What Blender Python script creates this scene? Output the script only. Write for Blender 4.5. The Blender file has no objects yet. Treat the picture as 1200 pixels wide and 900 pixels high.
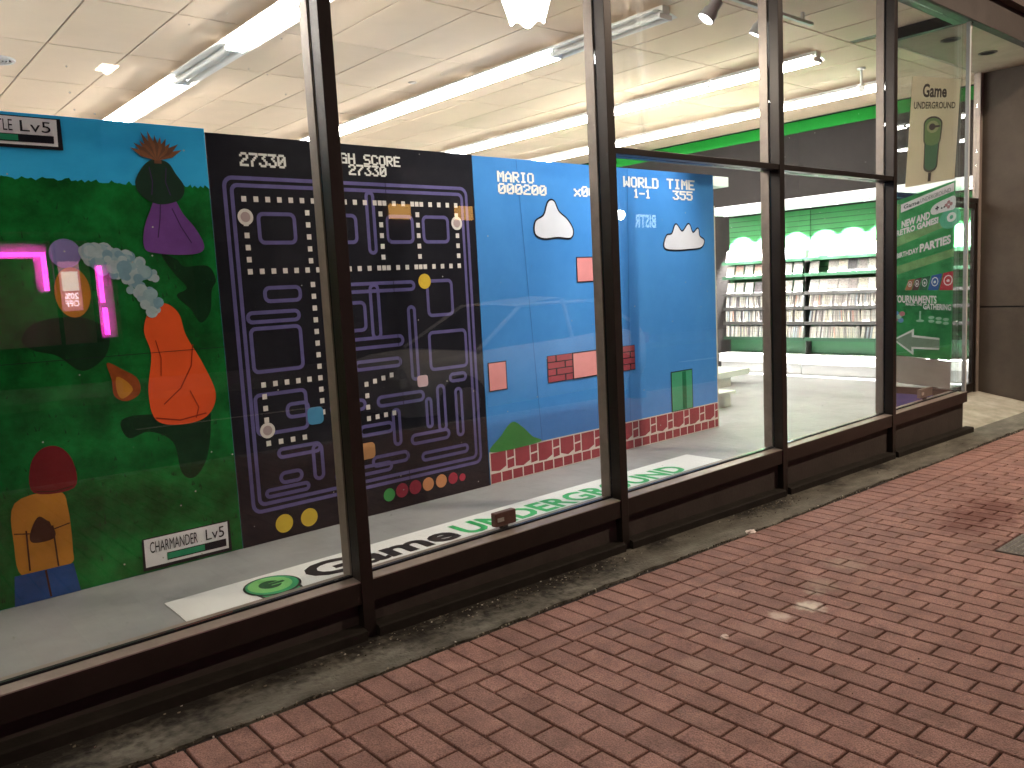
import bpy, bmesh, math, random
from mathutils import Vector, Matrix
random.seed(7)
R = math.radians
S = bpy.context.scene
COL = S.collection

# ------------------------------------------------------------------ camera, sky, moon, exposure
cam = bpy.data.objects.new('camera', bpy.data.cameras.new('camera'))
COL.objects.link(cam)
cam.data.sensor_width = 36.0
cam.data.lens = 36.0 * 954.65 / 1200.0
cam.data.clip_start = 0.05
cam.data.clip_end = 500.0
def cam_axes(yaw, pit, rol):
    yaw, pit, rol = R(yaw), R(pit), R(rol)
    f = Vector((math.sin(-yaw) * math.cos(pit), math.cos(-yaw) * math.cos(pit), math.sin(pit)))
    r = f.cross(Vector((0, 0, 1))).normalized()
    u = r.cross(f)
    c, s = math.cos(rol), math.sin(rol)
    return c * r + s * u, c * u - s * r, f
cr, cu, cf = cam_axes(-40.716, -6.839, -2.978)
m = Matrix((cr, cu, -cf)).transposed().to_4x4()
m.translation = Vector((0, -2.845, 1.155))
cam.matrix_world = m
S.camera = cam

w = bpy.data.worlds.new('World'); S.world = w; w.use_nodes = True
nt = w.node_tree
bg = nt.nodes['Background']
sky = nt.nodes.new('ShaderNodeTexSky'); sky.sky_type = 'NISHITA'; sky.sun_disc = False
sky.sun_elevation = R(8); sky.sun_rotation = R(200)
nt.links.new(sky.outputs[0], bg.inputs[0])
bg.inputs[1].default_value = 0.0012
sun = bpy.data.lights.new('moon', 'SUN'); sun.energy = 0.01; sun.angle = R(0.5); sun.color = (1, .95, .9)
so = bpy.data.objects.new('moon', sun); COL.objects.link(so)
so.rotation_euler = (R(82), 0, R(200 - 180)); so.location = (0, -20, 20)

S.view_settings.view_transform = 'Standard'
S.view_settings.look = 'None'
S.view_settings.exposure = 1.25
S.view_settings.gamma = 1.0
S.view_settings.use_curve_mapping = False
S.render.engine = 'CYCLES'
S.cycles.use_denoising = True
S.cycles.max_bounces = 8
S.cycles.diffuse_bounces = 4
S.cycles.glossy_bounces = 3
S.cycles.transparent_max_bounces = 24
S.cycles.caustics_reflective = False
S.cycles.caustics_refractive = False
S.cycles.sample_clamp_indirect = 10.0

# ------------------------------------------------------------------ materials
MATS = {}
def _new(name):
    mt = bpy.data.materials.new(name); mt.use_nodes = True
    n = mt.node_tree.nodes; b = n['Principled BSDF']
    return mt, n, mt.node_tree.links, b
def pm(name, col, rough=.6, var=.12, scale=6., bump=0., bscale=None, metal=0., spec=.32, detail=5., attr=None, avar=.25):
    """procedural paint / metal / plaster: two octaves of noise on colour, optional bump, optional per-piece tone"""
    if name in MATS: return MATS[name]
    mt, n, L, b = _new(name)
    tc = n.new('ShaderNodeTexCoord')
    nz = n.new('ShaderNodeTexNoise'); nz.inputs['Scale'].default_value = scale; nz.inputs['Detail'].default_value = detail
    nz.inputs['Roughness'].default_value = .65
    L.new(tc.outputs['Object'], nz.inputs['Vector'])
    mr = n.new('ShaderNodeMapRange'); mr.inputs[1].default_value = .3; mr.inputs[2].default_value = .7
    mr.inputs[3].default_value = 1 - var; mr.inputs[4].default_value = 1 + var
    L.new(nz.outputs['Fac'], mr.inputs[0])
    fac = mr.outputs[0]
    if attr:
        at = n.new('ShaderNodeAttribute'); at.attribute_name = attr
        m2 = n.new('ShaderNodeMapRange'); m2.inputs[3].default_value = 1 - avar; m2.inputs[4].default_value = 1 + avar
        L.new(at.outputs['Fac'], m2.inputs[0])
        mu = n.new('ShaderNodeMath'); mu.operation = 'MULTIPLY'
        L.new(fac, mu.inputs[0]); L.new(m2.outputs[0], mu.inputs[1]); fac = mu.outputs[0]
    vm = n.new('ShaderNodeVectorMath'); vm.operation = 'SCALE'
    vm.inputs[0].default_value = col[:3]
    L.new(fac, vm.inputs['Scale']); L.new(vm.outputs[0], b.inputs['Base Color'])
    r2 = n.new('ShaderNodeMapRange'); r2.inputs[3].default_value = max(0, rough - .08); r2.inputs[4].default_value = min(1, rough + .08)
    L.new(nz.outputs['Fac'], r2.inputs[0]); L.new(r2.outputs[0], b.inputs['Roughness'])
    b.inputs['Metallic'].default_value = metal
    b.inputs['Specular IOR Level'].default_value = .08 if 'paint' in name and not metal else spec
    if bump:
        n2 = n.new('ShaderNodeTexNoise'); n2.inputs['Scale'].default_value = bscale or scale * 6; n2.inputs['Detail'].default_value = 4
        L.new(tc.outputs['Object'], n2.inputs['Vector'])
        bp = n.new('ShaderNodeBump'); bp.inputs['Strength'].default_value = bump; bp.inputs['Distance'].default_value = .01
        L.new(n2.outputs['Fac'], bp.inputs['Height']); L.new(bp.outputs[0], b.inputs['Normal'])
    MATS[name] = mt
    return mt
def em(name, col, st):
    if name in MATS: return MATS[name]
    mt, n, L, b = _new(name)
    b.inputs['Base Color'].default_value = (*[min(1, c) * .8 for c in col], 1)
    b.inputs['Emission Color'].default_value = (*col, 1)
    b.inputs['Emission Strength'].default_value = st
    MATS[name] = mt
    return mt
def glass(name, tint=(.955, .97, .96), dust=.0012):
    mt, n, L, b = _new(name)
    out = n['Material Output']; n.remove(b)
    tr = n.new('ShaderNodeBsdfTransparent'); tr.inputs[0].default_value = (*tint, 1)
    gl = n.new('ShaderNodeBsdfGlossy'); gl.inputs['Roughness'].default_value = 0.0; gl.inputs[0].default_value = (1, 1, 1, 1)
    df = n.new('ShaderNodeBsdfDiffuse'); df.inputs[0].default_value = (.7, .68, .64, 1)
    fr = n.new('ShaderNodeFresnel'); ge = n.new('ShaderNodeNewGeometry'); io = n.new('ShaderNodeMath'); io.operation = 'MULTIPLY_ADD'
    io.inputs[1].default_value = 1 / 1.43 - 1.43; io.inputs[2].default_value = 1.43      # thin pane: the same reflectance on both faces
    L.new(ge.outputs['Backfacing'], io.inputs[0]); L.new(io.outputs[0], fr.inputs[0])
    mx = n.new('ShaderNodeMixShader'); L.new(fr.outputs[0], mx.inputs[0]); L.new(tr.outputs[0], mx.inputs[1]); L.new(gl.outputs[0], mx.inputs[2])
    tc = n.new('ShaderNodeTexCoord')
    mp = n.new('ShaderNodeMapping'); mp.inputs['Scale'].default_value = (1, 1, .35); L.new(tc.outputs['Object'], mp.inputs['Vector'])
    nz = n.new('ShaderNodeTexNoise'); nz.inputs['Scale'].default_value = 2.5; nz.inputs['Detail'].default_value = 8; nz.inputs['Roughness'].default_value = .7
    L.new(mp.outputs[0], nz.inputs['Vector'])
    mr = n.new('ShaderNodeMapRange'); mr.inputs[1].default_value = .45; mr.inputs[2].default_value = .8; mr.inputs[3].default_value = 0; mr.inputs[4].default_value = dust * 3
    L.new(nz.outputs['Fac'], mr.inputs[0])
    sp = n.new('ShaderNodeTexVoronoi'); sp.inputs['Scale'].default_value = 15; L.new(tc.outputs['Object'], sp.inputs['Vector'])
    lt = n.new('ShaderNodeMapRange'); lt.inputs[1].default_value = .055; lt.inputs[2].default_value = .035; lt.inputs[3].default_value = 0; lt.inputs[4].default_value = .55
    L.new(sp.outputs['Distance'], lt.inputs[0])
    wn = n.new('ShaderNodeMath'); wn.operation = 'GREATER_THAN'; wn.inputs[1].default_value = .74
    sc = n.new('ShaderNodeSeparateColor'); L.new(sp.outputs['Color'], sc.inputs[0]); L.new(sc.outputs[0], wn.inputs[0])
    ml = n.new('ShaderNodeMath'); ml.operation = 'MULTIPLY'; L.new(lt.outputs[0], ml.inputs[0]); L.new(wn.outputs[0], ml.inputs[1])
    sx = n.new('ShaderNodeSeparateXYZ'); L.new(tc.outputs['Object'], sx.inputs[0])
    dx = n.new('ShaderNodeMath'); dx.operation = 'SUBTRACT'; dx.inputs[1].default_value = 3.52; L.new(sx.outputs[0], dx.inputs[0])
    d2 = n.new('ShaderNodeMath'); d2.operation = 'ABSOLUTE'; L.new(dx.outputs[0], d2.inputs[0])
    bx_ = n.new('ShaderNodeMapRange'); bx_.inputs[1].default_value = .055; bx_.inputs[2].default_value = .0; bx_.inputs[3].default_value = 0; bx_.inputs[4].default_value = 1; L.new(d2.outputs[0], bx_.inputs[0])
    ms = n.new('ShaderNodeMapping'); ms.inputs['Scale'].default_value = (60, 1, 9); L.new(tc.outputs['Object'], ms.inputs['Vector'])
    n4 = n.new('ShaderNodeTexNoise'); n4.inputs['Scale'].default_value = 1.0; n4.inputs['Detail'].default_value = 4; L.new(ms.outputs[0], n4.inputs['Vector'])
    r4 = n.new('ShaderNodeMapRange'); r4.inputs[1].default_value = .42; r4.inputs[2].default_value = .75; r4.inputs[3].default_value = .012; r4.inputs[4].default_value = .22; L.new(n4.outputs['Fac'], r4.inputs[0])
    zz = n.new('ShaderNodeMapRange'); zz.inputs[1].default_value = 1.84; zz.inputs[2].default_value = 1.95; L.new(sx.outputs[2], zz.inputs[0])
    p4 = n.new('ShaderNodeMath'); p4.operation = 'MULTIPLY'; L.new(bx_.outputs[0], p4.inputs[0]); L.new(r4.outputs[0], p4.inputs[1])
    p5 = n.new('ShaderNodeMath'); p5.operation = 'MULTIPLY'; L.new(p4.outputs[0], p5.inputs[0]); L.new(zz.outputs[0], p5.inputs[1])
    p6 = n.new('ShaderNodeMath'); p6.operation = 'ADD'; L.new(p5.outputs[0], p6.inputs[0]); L.new(mr.outputs[0], p6.inputs[1])
    ad = n.new('ShaderNodeMath'); ad.operation = 'ADD'; ad.use_clamp = True; L.new(p6.outputs[0], ad.inputs[0]); L.new(ml.outputs[0], ad.inputs[1])
    tl = n.new('ShaderNodeBsdfTranslucent'); tl.inputs[0].default_value = (.8, .78, .74, 1)
    dm = n.new('ShaderNodeMixShader'); dm.inputs[0].default_value = .6; L.new(df.outputs[0], dm.inputs[1]); L.new(tl.outputs[0], dm.inputs[2])
    m2 = n.new('ShaderNodeMixShader'); L.new(ad.outputs[0], m2.inputs[0]); L.new(mx.outputs[0], m2.inputs[1]); L.new(dm.outputs[0], m2.inputs[2])
    L.new(m2.outputs[0], out.inputs[0])
    MATS[name] = mt
    return mt
def ramp_mat(name, cols, scale, rough=.85, bump=.2, bscale=60, stretch=(1, 1, 1), attr=None, avar=.2, spots=(), lo=.35, hi=.65, detail=8, speck=0.):
    """noise between two or three colours; spots = [(x, y, radius, colour, strength)] are stains with edges of their own"""
    mt, n, L, b = _new(name)
    tc = n.new('ShaderNodeTexCoord')
    mp = n.new('ShaderNodeMapping'); mp.inputs['Scale'].default_value = stretch; L.new(tc.outputs['Object'], mp.inputs['Vector'])
    nz = n.new('ShaderNodeTexNoise'); nz.inputs['Scale'].default_value = scale; nz.inputs['Detail'].default_value = detail; nz.inputs['Roughness'].default_value = .68
    L.new(mp.outputs[0], nz.inputs['Vector'])
    rp = n.new('ShaderNodeValToRGB'); e = rp.color_ramp.elements
    e[0].position = lo; e[0].color = (*cols[0], 1); e[1].position = hi; e[1].color = (*cols[-1], 1)
    if len(cols) == 3:
        x = e.new((lo + hi) / 2); x.color = (*cols[1], 1)
    L.new(nz.outputs['Fac'], rp.inputs[0])
    c = rp.outputs[0]
    if attr:
        at = n.new('ShaderNodeAttribute'); at.attribute_name = attr
        m2 = n.new('ShaderNodeMapRange'); m2.inputs[3].default_value = 1 - avar; m2.inputs[4].default_value = 1 + avar
        L.new(at.outputs['Fac'], m2.inputs[0])
        vm = n.new('ShaderNodeVectorMath'); vm.operation = 'SCALE'; L.new(c, vm.inputs[0]); L.new(m2.outputs[0], vm.inputs['Scale'])
        c = vm.outputs[0]
    if speck:
        vo = n.new('ShaderNodeTexNoise'); vo.inputs['Scale'].default_value = 210; vo.inputs['Detail'].default_value = 2; L.new(tc.outputs['Object'], vo.inputs['Vector'])
        vr = n.new('ShaderNodeMapRange'); vr.inputs[1].default_value = .36; vr.inputs[2].default_value = .60; vr.inputs[3].default_value = 1 - speck; vr.inputs[4].default_value = 1.08
        L.new(vo.outputs['Fac'], vr.inputs[0])
        v2 = n.new('ShaderNodeVectorMath'); v2.operation = 'SCALE'; L.new(c, v2.inputs[0]); L.new(vr.outputs[0], v2.inputs['Scale']); c = v2.outputs[0]
    if spots:
        n3 = n.new('ShaderNodeTexNoise'); n3.inputs['Scale'].default_value = 26; n3.inputs['Detail'].default_value = 5; L.new(tc.outputs['Object'], n3.inputs['Vector'])
        for (sx, sy, sr, scol, ss) in spots:
            sub = n.new('ShaderNodeVectorMath'); sub.operation = 'SUBTRACT'; sub.inputs[1].default_value = (sx, sy, 0); L.new(tc.outputs['Object'], sub.inputs[0])
            flat = n.new('ShaderNodeVectorMath'); flat.operation = 'MULTIPLY'; flat.inputs[1].default_value = (1, 1, 0); L.new(sub.outputs[0], flat.inputs[0])
            ln = n.new('ShaderNodeVectorMath'); ln.operation = 'LENGTH'; L.new(flat.outputs[0], ln.inputs[0])
            dv = n.new('ShaderNodeMath'); dv.operation = 'DIVIDE'; dv.inputs[1].default_value = sr; L.new(ln.outputs['Value'], dv.inputs[0])
            ns = n.new('ShaderNodeMath'); ns.operation = 'MULTIPLY_ADD'; ns.inputs[1].default_value = 1.6; L.new(n3.outputs['Fac'], ns.inputs[0]); L.new(dv.outputs[0], ns.inputs[2])
            fm = n.new('ShaderNodeMapRange'); fm.inputs[1].default_value = 1.75; fm.inputs[2].default_value = 1.1; fm.inputs[3].default_value = 0; fm.inputs[4].default_value = ss
            L.new(ns.outputs[0], fm.inputs[0])
            mx = n.new('ShaderNodeMix'); mx.data_type = 'RGBA'; L.new(fm.outputs[0], mx.inputs[0]); L.new(c, mx.inputs[6]); mx.inputs[7].default_value = (*scol, 1)
            c = mx.outputs[2]
    L.new(c, b.inputs['Base Color'])
    b.inputs['Roughness'].default_value = rough; b.inputs['Specular IOR Level'].default_value = .06 if 'paint' in name else .28
    n2 = n.new('ShaderNodeTexNoise'); n2.inputs['Scale'].default_value = bscale; n2.inputs['Detail'].default_value = 6; L.new(tc.outputs['Object'], n2.inputs['Vector'])
    bp = n.new('ShaderNodeBump'); bp.inputs['Strength'].default_value = bump; bp.inputs['Distance'].default_value = .008
    L.new(n2.outputs['Fac'], bp.inputs['Height']); L.new(bp.outputs[0], b.inputs['Normal'])
    MATS[name] = mt
    return mt

# ------------------------------------------------------------------ mesh helpers
ORG = {}
class MB:
    def __init__(s): s.v = []; s.f = []; s.mi = []; s.tone = []
    def face(s, pts, mi=0, tone=.5):
        k = len(s.v); s.v += [tuple(p) for p in pts]; s.f.append(tuple(range(k, k + len(pts)))); s.mi.append(mi); s.tone.append(tone); return s
    def mesh(s, vs, fs, mi=0, tone=.5):
        k = len(s.v); s.v += [tuple(p) for p in vs]
        for f in fs: s.f.append(tuple(i + k for i in f)); s.mi.append(mi); s.tone.append(tone)
        return s
    def box(s, x0, x1, y0, y1, z0, z1, mi=0, tone=.5, b=0.):
        x0, x1 = min(x0, x1), max(x0, x1); y0, y1 = min(y0, y1), max(y0, y1); z0, z1 = min(z0, z1), max(z0, z1)
        if b <= 0:
            vs = [(x0, y0, z0), (x1, y0, z0), (x1, y1, z0), (x0, y1, z0), (x0, y0, z1), (x1, y0, z1), (x1, y1, z1), (x0, y1, z1)]
            return s.mesh(vs, [(0, 3, 2, 1), (4, 5, 6, 7), (0, 1, 5, 4), (1, 2, 6, 5), (2, 3, 7, 6), (3, 0, 4, 7)], mi, tone)
        bm = bmesh.new(); bmesh.ops.create_cube(bm, size=1)
        for v in bm.verts: v.co = ((x0 + x1) / 2 + v.co.x * (x1 - x0), (y0 + y1) / 2 + v.co.y * (y1 - y0), (z0 + z1) / 2 + v.co.z * (z1 - z0))
        bmesh.ops.bevel(bm, geom=bm.edges[:], offset=b, segments=2, affect='EDGES', profile=.6)
        return s.bm(bm, mi, tone)
    def bm(s, bm, mi=0, tone=.5):
        bm.verts.index_update()
        s.mesh([v.co.copy() for v in bm.verts], [[v.index for v in f.verts] for f in bm.faces], mi, tone); bm.free(); return s
    def tube(s, p, q, r, n=10, r2=None, mi=0, caps=True, tone=.5):
        p, q = Vector(p), Vector(q); r2 = r if r2 is None else r2
        d = (q - p).normalized(); a = d.orthogonal().normalized(); b = d.cross(a)
        vs = [p + (a * math.cos(t) + b * math.sin(t)) * r for t in [2 * math.pi * i / n for i in range(n)]]
        vs += [q + (a * math.cos(t) + b * math.sin(t)) * r2 for t in [2 * math.pi * i / n for i in range(n)]]
        fs = [(i, (i + 1) % n, n + (i + 1) % n, n + i) for i in range(n)]
        if caps: fs += [tuple(range(n - 1, -1, -1)), tuple(range(n, 2 * n))]
        return s.mesh(vs, fs, mi, tone)
    def lathe(s, c, prof, n=24, axis=(0, 0, 1), mi=0, wob=None):
        c = Vector(c); d = Vector(axis).normalized(); a = d.orthogonal().normalized(); b = d.cross(a)
        vs = []; m_ = len(prof)
        for j, (r, h) in enumerate(prof):
            for i in range(n):
                t = 2 * math.pi * i / n
                hh = h + (wob(j, t) if wob else 0)
                vs.append(c + d * hh + (a * math.cos(t) + b * math.sin(t)) * r)
        fs = [(j * n + i, j * n + (i + 1) % n, (j + 1) * n + (i + 1) % n, (j + 1) * n + i) for j in range(m_ - 1) for i in range(n)]
        return s.mesh(vs, fs, mi)
    def build(s, name, mat, parent=None, smooth=False, loc=None):
        o = Vector((0, 0, 0))
        if parent is not None: o = ORG[parent.name]
        elif loc is not None: o = Vector(loc)
        me = bpy.data.meshes.new(name)
        me.from_pydata([tuple(Vector(v) - o) for v in s.v], [], s.f)
        for mm in (mat if isinstance(mat, (list, tuple)) else [mat]): me.materials.append(mm)
        for p, i in zip(me.polygons, s.mi): p.material_index = i; p.use_smooth = smooth
        if len(set(s.tone)) > 1:
            at = me.attributes.new('tone', 'FLOAT', 'FACE')
            at.data.foreach_set('value', s.tone)
        me.update()
        if smooth:
            try: me.set_sharp_from_angle(angle=R(38))
            except Exception: pass
        ob = bpy.data.objects.new(name, me); COL.objects.link(ob)
        if parent is not None: ob.parent = parent
        else: ob.location = o
        ORG[ob.name] = o
        return ob
def thing(name, label, cat, loc=(0, 0, 0), group=None):
    o = bpy.data.objects.new(name, None); o.empty_display_size = .1; COL.objects.link(o); o.location = loc
    ORG[o.name] = Vector(loc)
    return tag(o, label, cat, group)
def tag(o, label, cat, group=None):
    o['label'] = label; o['category'] = cat
    if group: o['group'] = group
    return o
def struct(o): o['kind'] = 'structure'; return o
def dup(root, loc, label=None, group=None):
    r = root.copy(); COL.objects.link(r); r.location = loc; ORG[r.name] = Vector(loc)
    if label: r['label'] = label
    if group: r['group'] = group
    for ch in root.children:
        c = ch.copy(); COL.objects.link(c); c.parent = r
        for g_ in ch.children:
            d = g_.copy(); COL.objects.link(d); d.parent = c
    return r
def smooth_loop(pts, k=6):
    out = []; n = len(pts)
    for i in range(n):
        p0, p1, p2, p3 = [Vector(pts[(i + j) % n]) for j in (-1, 0, 1, 2)]
        for t in [j / k for j in range(k)]:
            out.append(tuple(.5 * ((2 * p1) + (p2 - p0) * t + (2 * p0 - 5 * p1 + 4 * p2 - p3) * t * t + (3 * p1 - p0 - 3 * p2 + p3) * t ** 3)))
    return out
def circ(cx, cy, rx, ry=None, n=24): 
    ry = rx if ry is None else ry
    return [(cx + rx * math.cos(2 * math.pi * i / n), cy + ry * math.sin(2 * math.pi * i / n)) for i in range(n)]
_dg = None
def text_polys(txt, bold=0., shear=0.):
    """outline lettering as (u, v) polygons, normalised to the box 0..1 x 0..1; also its aspect ratio"""
    cu_ = bpy.data.curves.new('lettering', 'FONT'); cu_.body = txt; cu_.size = 1; cu_.offset = bold; cu_.shear = shear; cu_.resolution_u = 3; cu_.fill_mode = 'FRONT'
    ob = bpy.data.objects.new('lettering', cu_); COL.objects.link(ob)
    dg = bpy.context.evaluated_depsgraph_get(); dg.update()
    me = bpy.data.meshes.new_from_object(ob.evaluated_get(dg))
    vs = [(v.co.x, v.co.y) for v in me.vertices]; fs = [tuple(p.vertices) for p in me.polygons]
    bpy.data.objects.remove(ob); bpy.data.curves.remove(cu_); bpy.data.meshes.remove(me)
    x0 = min(v[0] for v in vs); x1 = max(v[0] for v in vs); y0 = min(v[1] for v in vs); y1 = max(v[1] for v in vs)
    return [((x - x0) / (x1 - x0), (y - y0) / (y1 - y0)) for x, y in vs], fs, (x1 - x0) / (y1 - y0)
def put_text(mb, txt, fn, bold=0., mi=0, shear=0.):
    vs, fs, a = text_polys(txt, bold, shear)
    mb.mesh([fn(u, v) for u, v in vs], fs, mi)
PIX = {
 '0': '01110 10001 10011 10101 11001 10001 01110', '1': '00100 01100 00100 00100 00100 00100 01110', '2': '01110 10001 00001 00110 01000 10000 11111',
 '3': '11111 00010 00100 00010 00001 10001 01110', '5': '11111 10000 11110 00001 00001 10001 01110', '7': '11111 00001 00010 00100 01000 01000 01000',
 'A': '00100 01010 10001 10001 11111 10001 10001', 'C': '01110 10001 10000 10000 10000 10001 01110', 'D': '11110 10001 10001 10001 10001 10001 11110',
 'E': '11111 10000 10000 11110 10000 10000 11111', 'G': '01110 10001 10000 10111 10001 10001 01111', 'H': '10001 10001 10001 11111 10001 10001 10001',
 'I': '01110 00100 00100 00100 00100 00100 01110', 'L': '10000 10000 10000 10000 10000 10000 11111', 'M': '10001 11011 10101 10101 10001 10001 10001',
 'O': '01110 10001 10001 10001 10001 10001 01110', 'R': '11110 10001 10001 11110 10100 10010 10001', 'S': '01111 10000 10000 01110 00001 00001 11110',
 'T': '11111 00100 00100 00100 00100 00100 00100', 'W': '10001 10001 10001 10101 10101 11011 10001', 'x': '00000 00000 10001 01010 00100 01010 10001',
 '-': '00000 00000 00000 11111 00000 00000 00000', ' ': '00000 00000 00000 00000 00000 00000 00000'}
def pix_text(mb, txt, x0, x1, z0, z1, fn, mi=0):
    cols = len(txt) * 6 - 1; dx = (x1 - x0) / cols; dz = (z1 - z0) / 7
    for k, ch in enumerate(txt):
        for r_, row in enumerate(PIX[ch].split()):
            c = 0
            while c < 5:
                if row[c] == '1':
                    e = c
                    while e < 5 and row[e] == '1': e += 1
                    xa = x0 + (k * 6 + c - .28) * dx; xb = x0 + (k * 6 + e + .28) * dx; za = z1 - (r_ + 1.12) * dz; zb = z1 - (r_ - .12) * dz
                    o_ = r_ % 2 * .00002
                    mb.face([fn(xa, za, o_), fn(xb, za, o_), fn(xb, zb, o_), fn(xa, zb, o_)], mi); c = e
                else: c += 1
def ground(x, y): return -.2118 - .0225 * x - .0025 * y
ZF, ZC = -.33, 3.30

# ------------------------------------------------------------------ colours used
BRONZE = pm('bronze_metal', (.026, .0195, .0165), .38, .12, 9, .05, 90, metal=.55, spec=.5)
BRONZE_L = pm('bronze_metal_lit', (.25, .205, .175), .38, .14, 14, .04, 90, metal=.35)  # paler bronze: room light on sill tops and inner stops put into the colour
DARKP = pm('kick_panel_paint', (.048, .040, .035), .62, .16, 5, .15, 40)
PLINTH = pm('plinth_paint', (.020, .017, .014), .75, .3, 7, .3, 30)
WHITE = pm('white_enamel', (.80, .80, .78), .4, .04, 5)
GLASS = glass('window_glass')
TUBE = em('lit_tube', (1, .95, .91), 42.)
TUBE_OFF = pm('unlit_tube', (.75, .75, .72), .3, .03, 4)
BLACK = pm('black_paint', (.010, .010, .012), .5, .1, 8)

# ================================================================== THE SETTING
# big ground sheet
gb = MB(); gb.face([(-120, -120, -.75), (120, -120, -.75), (120, 120, -.75), (-120, 120, -.75)])
struct(gb.build('ground', pm('soil', (.05, .045, .04), .9, .2, .5)))

# brick pavement: every paver modelled, one sheet
BRK = ramp_mat('clay_paver', ((.190, .098, .080), (.255, .134, .110), (.305, .165, .138)), 9, .72, .5, 150, attr='tone', avar=.12, speck=.5,
    spots=[(3.13, -1.10, .075, (.58, .52, .45), 1.), (2.95, -1.06, .06, (.48, .38, .32), .9), (3.30, -1.03, .06, (.40, .34, .28), .55), (3.42, -1.0, .10, (.33, .25, .2), .45), (3.75, -.95, .12, (.34, .27, .22), .4),
           (2.75, -1.07, .10, (.30, .19, .16), .5), (2.33, -1.10, .10, (.31, .2, .17), .6), (2.606, -1.026, .022, (.62, .5, .45), 1.), (4.0, -1.62, .05, (.3, .2, .16), .5),
           (5.05, -1.10, .26, (.085, .022, .015), .85), (5.35, -1.06, .24, (.085, .022, .015), .8), (4.78, -1.12, .2, (.085, .022, .015), .7)])
def paver(mb, xa, xb, ya, yb, rnd, jt=.0042, ch=.003, dep=.022, fn=ground):
    xa += jt; xb -= jt; ya += jt; yb -= jt
    t = rnd.random(); tz = rnd.uniform(-.0012, .0012); tx = rnd.uniform(-.003, .003); ty = rnd.uniform(-.003, .003)
    xm, ym = (xa + xb) / 2, (ya + yb) / 2
    def P(x, y, dz): return (x, y, fn(x, y) + tz + (x - xm) * tx + (y - ym) * ty + dz)
    top = [P(xa + ch, ya + ch, 0), P(xb - ch, ya + ch, 0), P(xb - ch, yb - ch, 0), P(xa + ch, yb - ch, 0)]
    mid = [P(xa, ya, -ch), P(xb, ya, -ch), P(xb, yb, -ch), P(xa, yb, -ch)]
    low = [P(xa, ya, -dep), P(xb, ya, -dep), P(xb, yb, -dep), P(xa, yb, -dep)]
    mb.mesh(top + mid + low, [(0, 1, 2, 3)] + [(4 + i, 4 + (i + 1) % 4, (i + 1) % 4, i) for i in range(4)] + [(8 + i, 8 + (i + 1) % 4, 4 + (i + 1) % 4, 4 + i) for i in range(4)], 0, t)
rb = random.Random(11)
B = .205; YS = -.6195; X0 = 2.3732
pv = MB()
NX0, NX1 = -34, 104
for i in range(NX0, NX1):                      # soldier course against the concrete strip
    xa = X0 + .012 + i * B / 2; paver(pv, xa, xa + B / 2, YS + B / 2, YS + 1.5 * B - .005, rb)
for i in range(NX0 // 2, NX1 // 2):            # one stretcher row
    xa = X0 + i * B; paver(pv, xa, xa + B, YS, YS + B / 2, rb)
GX0 = X0 + .012 + 20 * B / 2; GX1 = GX0 + 2 * B; GY0, GY1 = -1.785, -1.375
for i in range(NX0, NX1):                      # running bond, long side out from the wall
    xa = X0 + .012 + i * B / 2; y = YS
    first = B / 2 if i % 2 else B
    while y > -4.15:
        yb = y - first; first = B
        if GX0 - .01 < xa < GX1 - .01 and y > GY0 and yb < GY1:        # cut round the metal cover
            if y > GY1 + .02: paver(pv, xa, xa + B / 2, GY1, y, rb)
            if yb < GY0 - .02: paver(pv, xa, xa + B / 2, yb, GY0, rb)
        else: paver(pv, xa, xa + B / 2, yb, y, rb)
        y = yb
struct(pv.build('brick_pavement', BRK))
bed = MB(); bed.mesh([(-2, -4.2, ground(-2, -4.2) - .014), (13.5, -4.2, ground(13.5, -4.2) - .012), (13.5, -.2, ground(13.5, -.2) - .012), (-2, -.2, ground(-2, -.2) - .012)], [(0, 1, 2, 3)])
struct(bed.build('paver_bedding_sand', pm('joint_sand', (.012, .008, .007), .95, .3, 40)))
fp = MB()
for xa, xb in ((-40, -1.15), (13.0, 60)):
    fp.face([(xa, -4.2, ground(xa, -4.2) - .006), (xb, -4.2, ground(xb, -4.2) - .006), (xb, -.3, ground(xb, -.3) - .006), (xa, -.3, ground(xa, -.3) - .006)])
struct(fp.build('pavement', pm('far_paver', (.19, .08, .055), .85, .2, 4)))

# concrete footing strip with a ragged outer edge, and the sloping entrance slab
CONC = ramp_mat('stained_concrete', ((.040, .036, .028), (.105, .097, .078), (.175, .163, .135)), 3.2, .88, .6, 70, stretch=(1, 2.4, 1), lo=.3, hi=.72,
    spots=[(x_, .0, r_ * 1.5, (.012, .010, .008), .95) for x_, r_ in ((-.6, .30), (-.1, .26), (.4, .24), (.8, .2), (1.2, .16), (1.5, .15), (1.8, .2), (2.1, .2), (2.5, .24), (2.85, .2), (3.4, .13), (4.2, .14), (4.5, .17), (5.3, .12), (6.0, .14))])
cs = MB(); n = 300; rc = random.Random(3)
xs = [-3 + 13.5 * i / n for i in range(n + 1)]; ed = [-.292 + .010 * math.sin(i * .9) * rc.random() + rc.uniform(-.007, .007) + .012 * math.sin(i * .11) for i in range(n + 1)]
for i in range(n):
    a, b_ = xs[i], xs[i + 1]
    za, zb = ground(a, 0) + .004, ground(b_, 0) + .004
    cs.mesh([(a, ed[i], za - .004), (b_, ed[i + 1], zb - .004), (b_, ed[i + 1] + .012, zb), (a, ed[i] + .012, za), (a, .02, za + .004), (b_, .02, zb + .004), (a, ed[i], za - .03), (b_, ed[i + 1], zb - .03)], [(0, 1, 2, 3), (3, 2, 5, 4), (6, 7, 1, 0)])
struct(cs.build('concrete_strip', CONC))
es = MB()
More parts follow.
